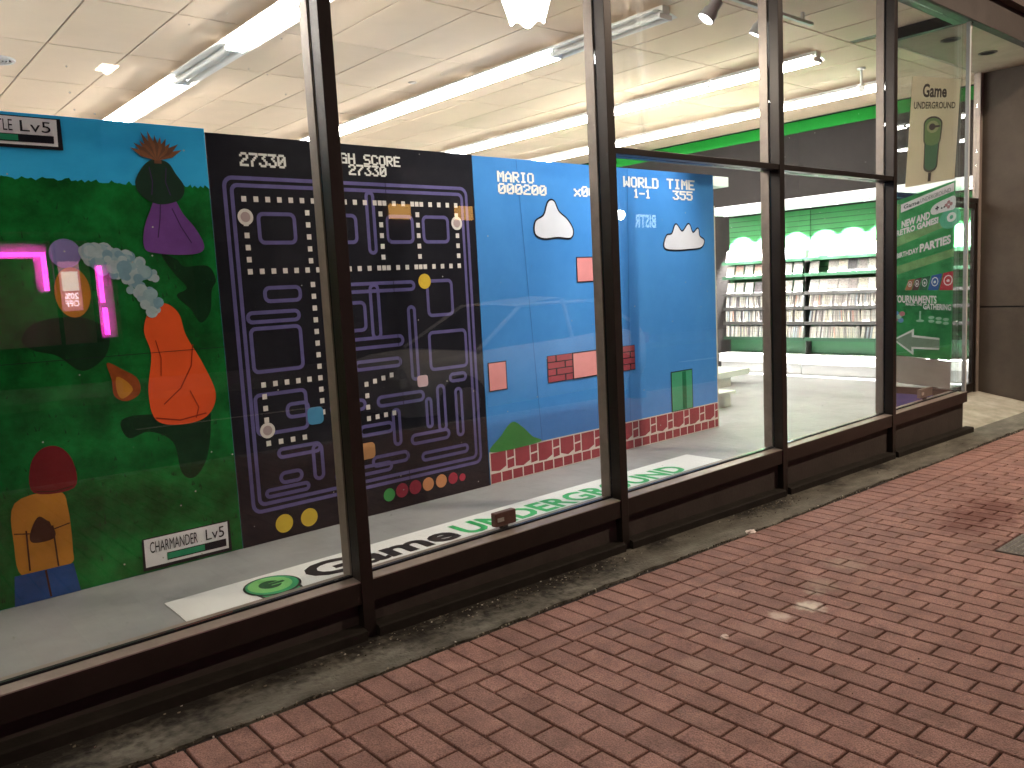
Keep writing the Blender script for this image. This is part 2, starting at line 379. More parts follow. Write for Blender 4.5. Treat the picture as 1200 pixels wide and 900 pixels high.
es.face([(7.86, .02, ground(7.9, 0) + .008), (10.05, .02, ground(10.05, 0) + .008), (10.05, .70, -.305), (7.86, .70, -.305)])
struct(es.build('entrance_slab', ramp_mat('entrance_concrete', ((.20, .18, .14), (.36, .33, .27)), 4, .85, .4, 60)))

# kerb, road and the pavement opposite
kb = MB()
kb.mesh([(x, y, z) for x in (-40, 60) for (y, z) in ((-4.2, ground(x, -4.2) - .002), (-4.36, ground(x, -4.2) - .002), (-4.38, ground(x, -4.2) - .14))], [(0, 3, 4, 1), (1, 4, 5, 2)])
struct(kb.build('kerb', pm('kerb_concrete', (.28, .27, .25), .85, .2, 3, .3)))
rd = MB(); rd.mesh([(x, y, ground(x, y) - .13) for x in (-40, 60) for y in (-4.37, -11.2)], [(0, 2, 3, 1)])
struct(rd.build('road', ramp_mat('asphalt', ((.03, .03, .032), (.06, .06, .06)), 5, .85, .6, 90)))
ln = MB()
for i in range(16):
    xa = -30 + i * 5.5; ln.face([(xa, -7.85, ground(xa, -7.8) - .126), (xa + 2.6, -7.85, ground(xa + 2.6, -7.8) - .126), (xa + 2.6, -7.73, ground(xa + 2.6, -7.8) - .126), (xa, -7.73, ground(xa, -7.8) - .126)])
struct(ln.build('road_marking', pm('road_paint', (.7, .68, .6), .7, .2, 6)))
fo = MB(); fo.mesh([(x, y, ground(x, y) - dz) for x in (-40, 60) for y, dz in ((-11.2, .13), (-11.2, .0), (-14.1, .0))], [(0, 3, 4, 1), (1, 4, 5, 2)])
struct(fo.build('pavement', pm('far_pavement', (.22, .2, .18), .85, .15, 3)))

# shop floor, walls, ceiling
SX0, SX1, SY1 = -4.0, 11.15, 16.0
fl = MB(); fl.face([(SX0, .10, ZF), (7.84, .10, ZF), (7.84, SY1, ZF), (SX0, SY1, ZF)]); fl.face([(7.84, .72, ZF), (SX1, .72, ZF), (SX1, SY1, ZF), (7.84, SY1, ZF)])
struct(fl.build('shop_floor', ramp_mat('sealed_concrete_floor', ((.19, .193, .197), (.26, .263, .266), (.31, .313, .316)), 2.2, .42, .06, 25, lo=.25, hi=.72)))
WG = pm('grey_wall_paint', (.021, .0185, .018), .85, .14, 7, .12, 50)
GRN = pm('green_wall_paint', (.008, .185, .022), .6, .05, 4)
def wall(name, b1, m_): o = b1.build(name, m_); return struct(o)
wall('wall', MB().box(SX1, SX1 + .15, .72, SY1, ZF - .1, 3.135), WG)
wall('wall_stripe', MB().box(SX1 - .006, SX1 + .15, .72, SY1, 3.137, ZC - .004), GRN)
wall('wall', MB().box(SX0, SX1 - .01, SY1, SY1 + .15, ZF - .1, ZC), pm('cream_wall_paint', (.62, .56, .46), .8, .06, 3))
wall('wall', MB().box(SX0 - .15, SX0, .1, SY1, ZF - .1, ZC), MATS['cream_wall_paint'])
CT = pm('ceiling_tile', (.72, .565, .42), .9, .035, 3, .25, 150, attr='tone', avar=.07)
ct = MB(); rt = random.Random(5)
cx0 = 1.757 - 10 * .62
for i in range(25):
    for j in range(-1, 13):
        xa = cx0 + i * .62; ya = 1.085 + j * 1.222; xb, yb = xa + .62, ya + 1.222
        if ya < .11: ya = .11
        xa = max(xa, SX0); xb = min(xb, SX1 - .002)
        if xb - xa < .03: continue
        if xb > 7.84 and ya < .72:
            if xa > 7.8: ya = .74
            else: xb = 7.835
        e = .007; z = ZC; t = rt.random() ** .8; dz = rt.choice((0, 0, 0, 0, .004))
        ct.mesh([(xa + e, ya + e, z + dz), (xb - e, ya + e, z), (xb - e, yb - e, z + dz), (xa + e, yb - e, z), (xa + e, ya + e, z + .012), (xb - e, ya + e, z + .012), (xb - e, yb - e, z + .012), (xa + e, yb - e, z + .012)],
                [(3, 2, 1, 0), (0, 1, 5, 4), (1, 2, 6, 5), (2, 3, 7, 6), (3, 0, 4, 7)], 0, t)
struct(ct.build('ceiling', CT))
cb = MB().box(SX0, SX1, .0, SY1, ZC + .012, ZC + .06)
struct(cb.build('ceiling_grid', pm('ceiling_grid_metal', (.16, .14, .115), .6, .1, 5)))

# ================================================================== SHOP FRONT
XM = [-1.55, .05, 1.636, 3.215, 4.811, 6.413]       # right edges of the mullions
sf = thing('storefront', 'dark bronze framed shop window front with large panes above a brown kick wall', 'storefront', (0, 0, 0))
XC = 7.854
MW = .056; TOPZ = 3.20
def gz(x): return ground(x, 0)
for xr in XM:
    mb = MB()
    mb.box(xr - MW, xr, -.012, .050, gz(xr) - .02, TOPZ, 0, b=.002)           # outer cap
    mb.box(xr - MW + .003, xr - .003, .0505, .064, .0, TOPZ, 1)               # gasket
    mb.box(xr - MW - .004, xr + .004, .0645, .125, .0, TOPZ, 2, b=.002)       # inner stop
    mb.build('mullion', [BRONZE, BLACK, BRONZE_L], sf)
mb = MB(); mb.box(XC - .03, XC + .0, .0, .03, .005, TOPZ); mb.build('corner_post', pm('corner_seal', (.35, .36, .34), .3, .05, 9), sf)
# sill rail: sloping top in two steps over a dark face
for k in range(len(XM)):
    xa = XM[k]; xb = XM[k + 1] - MW if k + 1 < len(XM) else XC + .01
    mb = MB()
    def prism(y0z, mi):
        vs = [(xa, y, z) for y, z in y0z] + [(xb, y, z) for y, z in y0z]; q = len(y0z)
        mb.mesh(vs, [(i, (i + 1) % q, q + (i + 1) % q, q + i) for i in range(q)] + [tuple(range(q - 1, -1, -1)), tuple(range(q, 2 * q))], mi)
    prism([(-.006, -.095), (-.006, -.006), (.052, -.004), (.052, -.095)], 0)
    prism([(-.007, -.0055), (-.006, -.001), (.052, .004), (.052, -.0035)], 1)  # pale top plate, inside light put into its colour
    prism([(.0525, -.05), (.0525, .010), (.056, .012), (.072, .012), (.072, -.05)], 2)
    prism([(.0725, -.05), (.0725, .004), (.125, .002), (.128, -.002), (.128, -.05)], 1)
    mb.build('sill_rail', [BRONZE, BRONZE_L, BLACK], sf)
    kp = MB(); kp.mesh([(xa, .03, -.10), (xb, .03, -.10), (xb, .03, gz(xb) + .035), (xa, .03, gz(xa) + .035), (xa, .10, -.05), (xb, .10, -.05), (xb, .10, gz(xb)), (xa, .10, gz(xa))], [(3, 2, 1, 0), (4, 5, 6, 7), (0, 1, 5, 4), (3, 7, 6, 2), (1, 2, 6, 5), (0, 4, 7, 3)])
    kp.build('kick_panel', DARKP, sf)
    bb = MB(); e0 = .0 if k + 1 < len(XM) else .09
    xs_ = [xa + (xb + e0 - xa) * i / 10 for i in range(11)]
    rows = []
    for x in xs_:
        rows += [(x, -.035, gz(x) - .02), (x, -.035, gz(x) + .045), (x, -.028, gz(x) + .052), (x, .035, gz(x) + .056)]
    fs = [(4 * i + j, 4 * i + 4 + j, 4 * i + 5 + j, 4 * i + 1 + j) for i in range(10) for j in range(3)] + [(0, 1, 2, 3), (43, 42, 41, 40)]
    bb.mesh(rows, fs); bb.build('base_board', PLINTH, sf)
# inner face of the kick wall
MB().box(-4, 7.845, .101, .128, ZF - .02, -.051).build('kick_wall_lining', pm('grey_lining', (.42, .42, .41), .6, .05, 4), sf)
# transom bars in the two bays next to the corner bay
for xa, xb in ((3.215, 4.811 - MW), (4.811, 6.413 - MW)):
    mb = MB(); mb.box(xa, xb, -.006, .05, 1.798, 1.832, b=.002); mb.box(xa, xb, .066, .118, 1.800, 1.830, b=.002); mb.build('transom_bar', BRONZE, sf)
# panes
for k in range(len(XM)):
    xa = XM[k] + .001; xb = XM[k + 1] - MW - .001 if k + 1 < len(XM) else XC - .031
    spl = [(.013, 1.797), (1.833, TOPZ)] if k in (3, 4) else [(.013, TOPZ)]
    for z0, z1 in spl: MB().box(xa, xb, .053, .063, z0, z1).build('window_pane', GLASS, sf)
# return glass of the entrance
MB().box(XC - .012, XC - .002, .034, .66, .013, TOPZ).build('window_pane', GLASS, sf)
mb = MB(); mb.box(XC - .05, XC + .0, .031, .66, -.05, .0125); mb.build('sill_rail', BRONZE, sf)
mb = MB(); mb.box(XC - .055, XC - .03, .131, .66, ZF - .02, -.0505, 0); mb.box(XC - .028, XC, .035, .66, gz(XC), -.052, 1); mb.build('kick_panel', [pm('blue_panel_paint', (.055, .065, .22), .7, .1, 5), DARKP], sf)
mb = MB(); mb.box(XC - .055, XC + .005, .66, .72, -.34, TOPZ, b=.003); mb.build('mullion', BRONZE, sf)
mb = MB(); mb.box(-4, XC, -.02, .13, TOPZ + .002, 3.297); mb.box(XC - .06, XC + .01, .131, .72, TOPZ + .002, 3.297); mb.build('window_head', BRONZE, sf)
mb = MB(); mb.box(-4, 10.04, -.05, -.021, TOPZ - .012, 3.44, b=.004); mb.box(XC + .012, 10.04, -.0205, .03, TOPZ - .008, 3.44); mb.build('fascia_beam', pm('fascia_metal', (.045, .038, .034), .6, .15, 4, .1), sf)
mb = MB(); mb.box(-4, 16, -.12, .6, 3.445, 3.50); mb.box(-4, 16, -.02, .6, 3.505, 6.4); mb.build('upper_wall', pm('upper_wall_brick', (.06, .048, .042), .85, .2, 5, .3, 30), sf)
# entrance soffit with two unlit downlights
so_ = MB().box(XC + .011, 10.045, .031, .73, TOPZ, TOPZ + .05); struct(so_.build('entrance_soffit', pm('soffit_plaster', (.42, .36, .28), .85, .1, 4, .2, 60)))
for i, (x, y, lab) in enumerate(((8.275, .33, 'unlit round downlight in the entrance soffit nearer the corner glass'), (9.13, .31, 'unlit round downlight in the entrance soffit nearer the brown panel wall'))):
    t = thing('recessed_downlight', lab, 'downlight', (x, y, TOPZ), 'downlights in the entrance soffit')
    mb = MB(); mb.lathe((x, y, TOPZ), [(.085, -.001), (.085, -.006), (.066, -.008), (.062, .0)], 24); mb.build('trim_ring', pm('trim_metal', (.10, .09, .075), .5, .1, 6), t, True)
    mb = MB(); mb.lathe((x, y, TOPZ), [(.0, -.0015), (.062, -.002)], 24); mb.build('lens', BLACK, t)

# entrance doors in their own frame
dr = thing('entrance_door', 'bronze framed glass double door set back behind the corner window', 'door', (XC, .7, -.31))
mb = MB()
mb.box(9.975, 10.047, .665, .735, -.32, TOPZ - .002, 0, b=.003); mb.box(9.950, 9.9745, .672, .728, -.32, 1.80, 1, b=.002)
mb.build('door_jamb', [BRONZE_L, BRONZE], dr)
MB().box(XC + .008, 9.974, .668, .732, 1.802, 1.852, b=.003).build('door_header', BRONZE, dr)
MB().box(XC + .008, 9.974, .695, .705, 1.855, TOPZ - .002).build('fanlight', GLASS, dr)
for xa, xb, hx in ((XC + .012, 8.905, 8.84), (8.915, 9.947, 8.98)):
    mb = MB(); e = .05
    mb.box(xa, xa + e, .68, .72, -.30, 1.797, b=.002); mb.box(xb - e, xb, .68, .72, -.30, 1.797, b=.002)
    mb.box(xa + e, xb - e, .68, .72, -.30, -.20, b=.002); mb.box(xa + e, xb - e, .68, .72, 1.74, 1.797, b=.002)
    lf = mb.build('door_leaf', BRONZE, dr)
    MB().box(xa + e, xb - e, .695, .705, -.199, 1.739).build('pane', GLASS, lf)
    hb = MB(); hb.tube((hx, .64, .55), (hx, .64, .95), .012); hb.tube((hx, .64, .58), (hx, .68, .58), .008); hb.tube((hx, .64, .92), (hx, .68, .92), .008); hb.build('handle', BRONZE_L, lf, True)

# projecting wall of the next building: brown panels
pw = thing('panel_wall', 'brown panelled wall of the next building at the right of the entrance', 'wall', (10.05, 0, -.45))
PWM = ramp_mat('brown_wall_panel', ((.048, .037, .028), (.070, .055, .042)), 2.2, .7, .12, 60)
mb = MB(); mb.box(10.056, 16, .0, .738, -.55, .640, b=.003); mb.build('lower_panel', PWM, pw)
mb = MB(); mb.box(10.056, 16, .0, .738, .656, 3.44, b=.003); mb.build('upper_panel', PWM, pw)
MB().box(10.068, 15.98, .012, .728, .638, .658).build('panel_joint', BLACK, pw)

# ================================================================== MURALS on plywood, standing behind the glass
MY = 1.853
def mur(dl): return lambda x, z, o=0.: (x, MY - .0012 * dl - o, z)
def decal(name, polys, layer, mat, parent, mi=None):
    mb = MB(); f = mur(layer)
    for i, p in enumerate(polys): mb.face([f(x, z, .00006 * min(i, 12)) for x, z in p], mi[i] if mi else 0)
    return mb.build(name, mat, parent)
def jit(p, a, rnd): return [(x + rnd.uniform(-a, a), z + rnd.uniform(-a, a)) for x, z in p]
rm = random.Random(21)
MT, MBT = 2.118, -.328
WOOD = pm('pine_timber', (.50, .36, .21), .7, .15, 12, .1)

def ribbon(mb, pts, wd, layer, closed=False):
    f = mur(layer); pts = [Vector(p) for p in pts]; n_ = len(pts); out = []
    for i, p in enumerate(pts):
        t = ((pts[(i + 1) % n_] if i < n_ - 1 else p) - (pts[i - 1] if i else p)).normalized(); nn = Vector((-t.y, t.x)) * wd / 2; out.append((p + nn, p - nn))
    for i in range(n_ - 1): mb.face([f(*out[i][0]), f(*out[i][1]), f(*out[i + 1][1]), f(*out[i + 1][0])])
# -- meadow panel
mp1 = thing('mural_panel', 'painted mural board of a green meadow under blue sky, nearest the left edge', 'mural', (.6, MY, ZF), 'mural boards')
mb = MB(); mb.box(-.60, 1.842, MY, MY + .016, MBT, MT + .012); mb.box(-.55, -.47, MY + .017, MY + .055, MBT, MT - .05, 1); mb.box(1.70, 1.78, MY + .017, MY + .055, MBT, MT - .05, 1)
mb.build('board', [ramp_mat('sky_blue_paint', ((.025, .38, .78), (.04, .47, .88)), 2, .55, .05, 30, stretch=(1, 1, 2)), WOOD], mp1)
top = []; x = -.60
while x < 1.842:
    top.append((x, 1.822 - .010 * (x + .3) + rm.uniform(-.006, .016))); x += rm.uniform(.008, .02)
FIELD = ramp_mat('meadow_paint', ((.002, .060, .010), (.004, .13, .022), (.006, .21, .038)), 3.4, .6, .15, 40, lo=.36, hi=.66)
decal('painted_field', [[(-.60, MBT + .001), (1.841, MBT + .001)] + [(1.841, 1.795)] + top[::-1]], 1, FIELD, mp1)
DKG = ramp_mat('dark_meadow_paint', ((.003, .022, .008), (.006, .040, .014)), 6, .6, .05, 40)
for p in (
    [(1.54, 1.43), (1.62, 1.40), (1.66, 1.36), (1.79, 1.36), (1.83, 1.28), (1.80, 1.22), (1.78, 1.10), (1.72, 1.04), (1.67, 1.12), (1.60, 1.20), (1.66, 1.24), (1.60, 1.32)],
    [(.82, 1.02), (.90, 1.10), (1.10, 1.11), (1.22, 1.03), (1.20, .90), (1.08, .83), (.97, .92), (.86, .96)],
    [(1.235, .53), (1.30, .56), (1.48, .55), (1.70, .56), (1.72, .45), (1.68, .26), (1.60, .16), (1.53, .20), (1.50, .38), (1.38, .46), (1.27, .44)]): decal('painted_dark_patch', [smooth_loop(p, 5)], 2, DKG, mp1)
tf = []
for i in range(260):
    gx, gz_ = rm.uniform(-.2, 1.82), rm.uniform(MBT + .03, 1.7); h = rm.uniform(.012, .04); q = rm.uniform(-.012, .012)
    tf.append([(gx - .004, gz_), (gx + .004, gz_), (gx + q, gz_ + h)])
    if i % 3 == 0: tf.append([(gx + .006, gz_), (gx + .014, gz_), (gx + .01 - q, gz_ + h * .8)])
decal('painted_tuft_pattern', tf, 3, pm('grass_tuft_paint', (.005, .055, .014), .6, .2, 9), mp1)
# plain shapes in the colours of the painted figures
PUR = pm('purple_paint', (.15, .055, .26), .55, .12, 8); DGR = pm('bottle_green_paint', (.012, .035, .022), .55, .1, 8)
BRN = pm('brown_paint', (.13, .06, .035), .6, .2, 14); ORG_ = pm('orange_paint', (.80, .10, .02), .55, .08, 5)
AMB = pm('amber_paint', (.52, .22, .025), .55, .15, 6); RED = pm('dark_red_paint', (.16, .012, .014), .55, .15, 7)
BLU = pm('denim_blue_paint', (.016, .075, .26), .55, .2, 8); PALE = pm('pale_blue_paint', (.30, .45, .52), .6, .12, 18)
LIL = pm('lilac_paint', (.22, .20, .46), .6, .1, 9); PINKP = pm('buff_paint', (.42, .20, .15), .6, .1, 9)
sh = decal('painted_shrub_shape', [smooth_loop([(1.455, 1.46), (1.52, 1.435), (1.64, 1.425), (1.75, 1.435), (1.78, 1.48), (1.74, 1.57), (1.68, 1.65), (1.63, 1.74), (1.55, 1.75), (1.50, 1.66), (1.46, 1.56)], 6),
    smooth_loop([(1.47, 1.74), (1.56, 1.70), (1.67, 1.73), (1.70, 1.80), (1.66, 1.87), (1.62, 1.93), (1.54, 1.94), (1.48, 1.89), (1.44, 1.81)], 6), [(1.55, 1.92), (1.59, 1.92), (1.585, 1.97), (1.555, 1.97)]], 4, [PUR, DGR, BRN], mp1, [0, 1, 2])
decal('painted_round_shape', [circ(1.06, 1.44, .075, .075)], 4, LIL, mp1); decal('painted_round_shape', [circ(1.075, 1.24, .085, .13)], 4.2, AMB, mp1)
pb = []
for i in range(120):
    a = rm.random(); cx = 1.16 + .31 * a + rm.uniform(-.03, .03); cz = 1.455 - .18 * a * a + rm.uniform(-.15, .05) * (.25 + a); r_ = rm.uniform(.018, .040); pb.append(circ(cx, cz, r_, r_, 12))
mb = MB()
for i, p in enumerate(pb): mb.face([(x, MY - .0055 - .00003 * i, z) for x, z in p], i % 3)
mb.build('painted_bubbles', [PALE, pm('pale_grey_paint', (.40, .52, .57), .6, .12, 18), pm('mid_blue_paint', (.20, .36, .46), .6, .12, 18)], mp1)
decal('painted_pear_shape', [smooth_loop([(1.45, 1.13), (1.53, 1.16), (1.60, 1.10), (1.63, .97), (1.71, .80), (1.765, .62), (1.70, .50), (1.55, .475), (1.42, .52), (1.395, .68), (1.43, .88), (1.405, 1.02)], 6),
    smooth_loop([(1.20, .86), (1.27, .82), (1.345, .76), (1.35, .68), (1.28, .645), (1.22, .68), (1.215, .77)], 5), smooth_loop([(1.24, .78), (1.29, .75), (1.315, .70), (1.26, .66), (1.235, .70)], 5)], 4, [ORG_, pm('ember_paint', (.28, .06, .012), .6, .25, 14), AMB], mp1, [0, 1, 2])
decal('painted_basket_shape', [smooth_loop([(.70, .20), (.90, .22), (.935, .12), (.935, -.10), (.92, -.17), (.80, -.19), (.69, -.17), (.675, -.02)], 5),
    smooth_loop([(.79, .235), (.975, .225), (.985, .36), (.93, .45), (.85, .455), (.79, .38)], 5), [(.66, -.172), (.93, -.172), (.95, -.327), (.645, -.327)], smooth_loop([(.75, .03), (.80, .11), (.86, .03), (.85, -.02), (.76, -.02)], 5)], 4,
    [AMB, RED, BLU, pm('umber_paint', (.06, .02, .01), .6, .1, 9)], mp1, [0, 1, 2, 3])
mb = MB()
for pts, wd in (([(.735, .05), (.73, -.16)], .008), ([(.855, .05), (.86, -.17)], .008), ([(.68, .045), (.75, .03)], .006), ([(.86, .03), (.935, .045)], .006), ([(.76, .02), (.775, .07), (.805, .095), (.838, .07), (.85, .02)], .014), ([(.80, .24), (.88, .225), (.97, .235)], .006), ([(.80, -.175), (.81, -.32)], .010)): ribbon(mb, pts, wd, 5)
mb.build('painted_strap_lines', MATS['umber_paint'], mp1)
mb = MB()
for pts, wd in (([(1.66, .92), (1.64, .80), (1.57, .68), (1.47, .60)], .007), ([(1.42, .53), (1.55, .50), (1.70, .52)], .008), ([(1.62, .66), (1.66, .56), (1.64, .50)], .006), ([(1.46, .96), (1.48, .86), (1.47, .76)], .005)): ribbon(mb, pts, wd, 5)
mb.build('painted_contour_lines', pm('rust_paint', (.30, .025, .008), .55, .15, 9), mp1)
mb = MB()
for pts, wd in (([(1.56, 1.70), (1.55, 1.62), (1.53, 1.52)], .006), ([(1.62, 1.68), (1.66, 1.58), (1.71, 1.49)], .006), ([(1.52, 1.90), (1.53, 1.82), (1.52, 1.75)], .005), ([(1.61, 1.90), (1.60, 1.82), (1.62, 1.75)], .005)): ribbon(mb, pts, wd, 5)
mb.build('painted_fold_lines', pm('plum_paint', (.05, .02, .09), .55, .15, 9), mp1)
for k in range(11):
    a = R(25 + 13 * k); l = rm.uniform(.12, .165); cx, cz = 1.565, 1.935; px_, pz_ = -math.sin(a), math.cos(a); w_ = .017
    tip = (cx + l * math.cos(a), cz + l * math.sin(a)); mid = (cx + l * .55 * math.cos(a), cz + l * .55 * math.sin(a))
    spk_ = [(cx, cz), (mid[0] - w_ * px_, mid[1] - w_ * pz_), tip, (mid[0] + w_ * px_, mid[1] + w_ * pz_)]
    decal('painted_leaf', [spk_], 4.6 + .03 * k, BRN if k % 2 else pm('russet_paint', (.20, .085, .04), .6, .2, 14), mp1)
# name plates
PLATE = pm('plate_white_paint', (.80, .80, .84), .55, .04, 9); HPG = pm('bar_green_paint', (.02, .26, .13), .55, .12, 12); INK = pm('ink_paint', (.012, .012, .018), .5, .1, 8)
def nameplate(q, txt, lv, a0):
    (x0, z0), (x1, z1), (x2, z2), (x3, z3) = q     # TL TR BR BL
    def bi(u, v, l): 
        xa = x3 + (x2 - x3) * u; za = z3 + (z2 - z3) * u; xb = x0 + (x1 - x0) * u; zb = z0 + (z1 - z0) * u
        return (xa + (xb - xa) * v, MY - .0012 * l, za + (zb - za) * v)
    mb = MB()
    mb.face([bi(u, v, 4) for u, v in ((-.03, -.12), (1.04, -.12), (1.03, 1.04), (-.02, 1.04))], 1)
    mb.face([bi(u, v, 5) for u, v in ((0, 0), (1, 0), (1, 1), (0, 1))], 0)
    mb.face([bi(u, v, 6) for u, v in ((a0, .1), (.97, .1), (.97, .38), (a0, .38))], 1)
    mb.face([bi(u, v, 7) for u, v in ((a0 + .0, .14), (.70, .14), (.70, .35), (a0 + .0, .35))], 2)
    o = mb.build('painted_name_plate', [PLATE, INK, HPG], mp1)
    lt = MB()
    for t_, u0, u1 in ((txt[0], txt[1], txt[2]), (lv, .72, .95)): put_text(lt, t_, lambda u, v: bi(u0 + (u1 - u0) * u, .48 + .40 * v, 7.5), .0)
    lt.build('lettering', INK, o)
nameplate([(1.287, -.138), (1.760, -.140), (1.755, -.300), (1.284, -.296)], ('CHARMANDER', .06, .62), 'Lv5', .25)
nameplate([(.50, 2.112), (1.090, 2.108), (1.085, 1.975), (.50, 1.975)], ('TLE', .545, .665), 'Lv5', .03)
decal('painted_panel_seam', [[(-.6, .905), (1.841, .889), (1.841, .892), (-.6, .908)]], 8, INK, mp1)

# -- dark maze panel (a maze of its own, in the photograph's colours)
mp2 = thing('mural_panel', 'near black mural board with a lilac line maze and white dots', 'mural', (2.8, MY, ZF), 'mural boards')
mb = MB(); mb.box(1.846, 3.772, MY, MY + .016, MBT, MT - .008); mb.box(2.0, 2.08, MY + .017, MY + .055, MBT, MT - .06, 1); mb.box(3.5, 3.58, MY + .017, MY + .055, MBT, MT - .06, 1)
mb.build('board', [ramp_mat('charcoal_paint', ((.009, .009, .014), (.017, .017, .024)), 2.5, .42, .06, 40), WOOD], mp2)
LINE = pm('maze_lilac_paint', (.120, .105, .27), .5, .12, 10)
def stroke(mb, pts, wd, closed=False, layer=1):
    f = mur(layer); n_ = len(pts); L_, R_ = [], []
    for i in range(n_):
        p = Vector(pts[i]); a = Vector(pts[i - 1]) if (i or closed) else p; b_ = Vector(pts[(i + 1) % n_]) if (i < n_ - 1 or closed) else p
        d1 = (p - a).normalized() if (p - a).length else (b_ - p).normalized(); d2 = (b_ - p).normalized() if (b_ - p).length else d1
        t = (d1 + d2).normalized(); nn = Vector((-t.y, t.x)); k = 1 / max(.4, nn.dot(Vector((-d1.y, d1.x))))
        L_.append(p + nn * wd / 2 * k); R_.append(p - nn * wd / 2 * k)
    mb.k = getattr(mb, 'k', 0) + 1; e = .00002 * mb.k
    for i in range(n_ if closed else n_ - 1):
        j = (i + 1) % n_; mb.face([f(*R_[i], e), f(*R_[j], e), f(*L_[j], e), f(*L_[i], e)])
def rrect(x0, x1, z0, z1, r, k=4):
    out = []
    for cx, cz, a0 in ((x1 - r, z1 - r, 0), (x0 + r, z1 - r, 90), (x0 + r, z0 + r, 180), (x1 - r, z0 + r, 270)):
        for i in range(k + 1): a = R(a0 + 90 * i / k); out.append((cx + r * math.cos(a), cz + r * math.sin(a)))
    return out
mz = MB(); WD = .023
stroke(mz, rrect(1.93, 3.70, -.13, 1.865, .05), WD, True); stroke(mz, rrect(1.972, 3.658, -.088, 1.823, .035), WD, True)
bars = [(2.12, 2.35, 1.49, 1.66), (2.52, 2.78, 1.49, 1.66), (2.87, 2.92, 1.42, 1.81), (3.02, 3.22, 1.49, 1.66), (3.31, 3.52, 1.49, 1.66),
        (2.12, 2.35, 1.14, 1.22), (2.55, 3.20, 1.17, 1.22), (2.85, 2.91, .86, 1.21), (2.55, 2.60, .62, 1.21), (3.31, 3.52, .98, 1.22), (2.01, 2.33, .72, .98), (2.0, 2.33, .34, .58), (2.70, 3.05, .66, .71), (3.14, 3.19, .55, 1.05),
        (3.30, 3.62, .60, .86), (2.50, 2.75, .40, .46), (2.85, 3.22, .40, .46), (3.34, 3.40, .16, .48), (3.10, 3.42, .10, .16), (2.12, 2.40, .18, .23), (2.35, 2.41, .0, .22), (2.55, 2.60, .05, .30), (2.70, 2.95, .22, .28), (2.78, 3.06, .0, .06), (2.12, 2.26, .02, .08), (3.50, 3.55, .10, .44), (2.96, 3.01, .12, .36), (3.18, 3.58, -.03, .02), (2.68, 3.08, .80, .86), (2.66, 2.80, .92, 1.10), (2.0, 2.33, 1.02, 1.075), (2.20, 2.34, .42, .50), (2.50, 2.92, -.04, .01), (2.02, 2.30, -.05, -.01), (3.46, 3.60, .50, .55), (3.24, 3.28, .20, .40)]
for x0, x1, z0, z1 in bars: stroke(mz, rrect(x0, x1, z0, z1, min(.03, (x1 - x0) / 2.01, (z1 - z0) / 2.01)), WD, True)
mz.build('painted_maze', LINE, mp2)
CREAM = pm('cream_dot_paint', (.72, .68, .66), .5, .05, 9)
dots = []
def drow(x0, x1, z0, z1, st=.0755):
    n_ = max(1, round(max(abs(x1 - x0), abs(z1 - z0)) / st))
    for i in range(n_ + 1):
        x, z = x0 + (x1 - x0) * i / n_, z0 + (z1 - z0) * i / n_
        if all(abs(x - a) > .03 or abs(z - b_) > .03 for a, b_ in dots): dots.append((x, z))
drow(2.04, 3.60, 1.745, 1.745); drow(2.04, 2.04, 1.745, 1.32); drow(2.04, 3.60, 1.32, 1.32); drow(2.44, 2.44, 1.745, .42); drow(3.60, 3.60, 1.745, 1.32); drow(2.97, 2.97, 1.745, 1.32); drow(3.265, 3.265, 1.745, 1.32)
drow(2.06, 2.44, .64, .64); drow(2.06, 2.06, .64, .28); drow(2.06, 2.30, .28, .28); drow(2.77, 2.97, .56, .60); drow(2.77, 2.77, .56, .33); drow(2.77, 2.97, .33, .34)
decal('painted_dot_pattern', [[(x - .015, z - .016), (x + .015, z - .016), (x + .015, z + .016), (x - .015, z + .016)] for x, z in dots if not (abs(x - 2.04) < .01 and abs(z - 1.645) < .04)], 2.2, CREAM, mp2)
for cx, cz in ((2.04, 1.64), (2.06, .36), (3.60, 1.62)):
    o = decal('painted_ring', [circ(cx, cz, .048)], 2.6, CREAM, mp2); ORG[o.name] = ORG[mp2.name]
    decal('ring_centre', [circ(cx, cz, .030)], 3.3, pm('dusk_pink_paint', (.42, .33, .34), .5, .06, 9), o)
cc = [(2.885, -.215, .045, 0), (2.99, -.205, .05, 1), (3.10, -.205, .05, 1), (3.21, -.205, .048, 2), (3.325, -.205, .048, 2), (3.43, -.205, .042, 1), (3.515, -.215, .028, 1), (2.115, -.235, .058, 3), (2.285, -.235, .058, 3)]
CM = [pm('leaf_green_paint', (.05, .30, .08), .5, .1, 9), pm('crimson_paint', (.34, .03, .06), .5, .15, 9), pm('apricot_paint', (.55, .24, .11), .5, .1, 9), pm('yellow_paint', (.62, .44, .05), .5, .1, 9)]
for x, z, r_, c in cc: decal('painted_counter', [circ(x, z, r_)], 3, CM[c], mp2)
for p, c in ((rrect(2.33, 2.44, .35, .46, .03), pm('token_blue_paint', (.07, .26, .46), .5, .1, 9)), (rrect(3.175, 3.265, .49, .57, .02), pm('token_pink_paint', (.58, .40, .45), .5, .1, 9)), (rrect(2.68, 2.80, .06, .17, .03), pm('token_orange_paint', (.55, .28, .12), .5, .1, 9)), (circ(3.29, 1.22, .052), CM[3])):
    decal('painted_token', [p], 3, c, mp2)
WPT = pm('white_lettering_paint', (.78, .78, .76), .5, .03, 9)
lt = MB(); F3 = mur(3)
pix_text(lt, '27330', 2.037, 2.322, 1.935, 2.012, F3); pix_text(lt, 'HIGH SCORE', 2.585, 3.150, 1.988, 2.052, F3); pix_text(lt, '27330', 2.757, 3.036, 1.918, 1.984, F3)
lt.build('score_lettering', WPT, mp2)
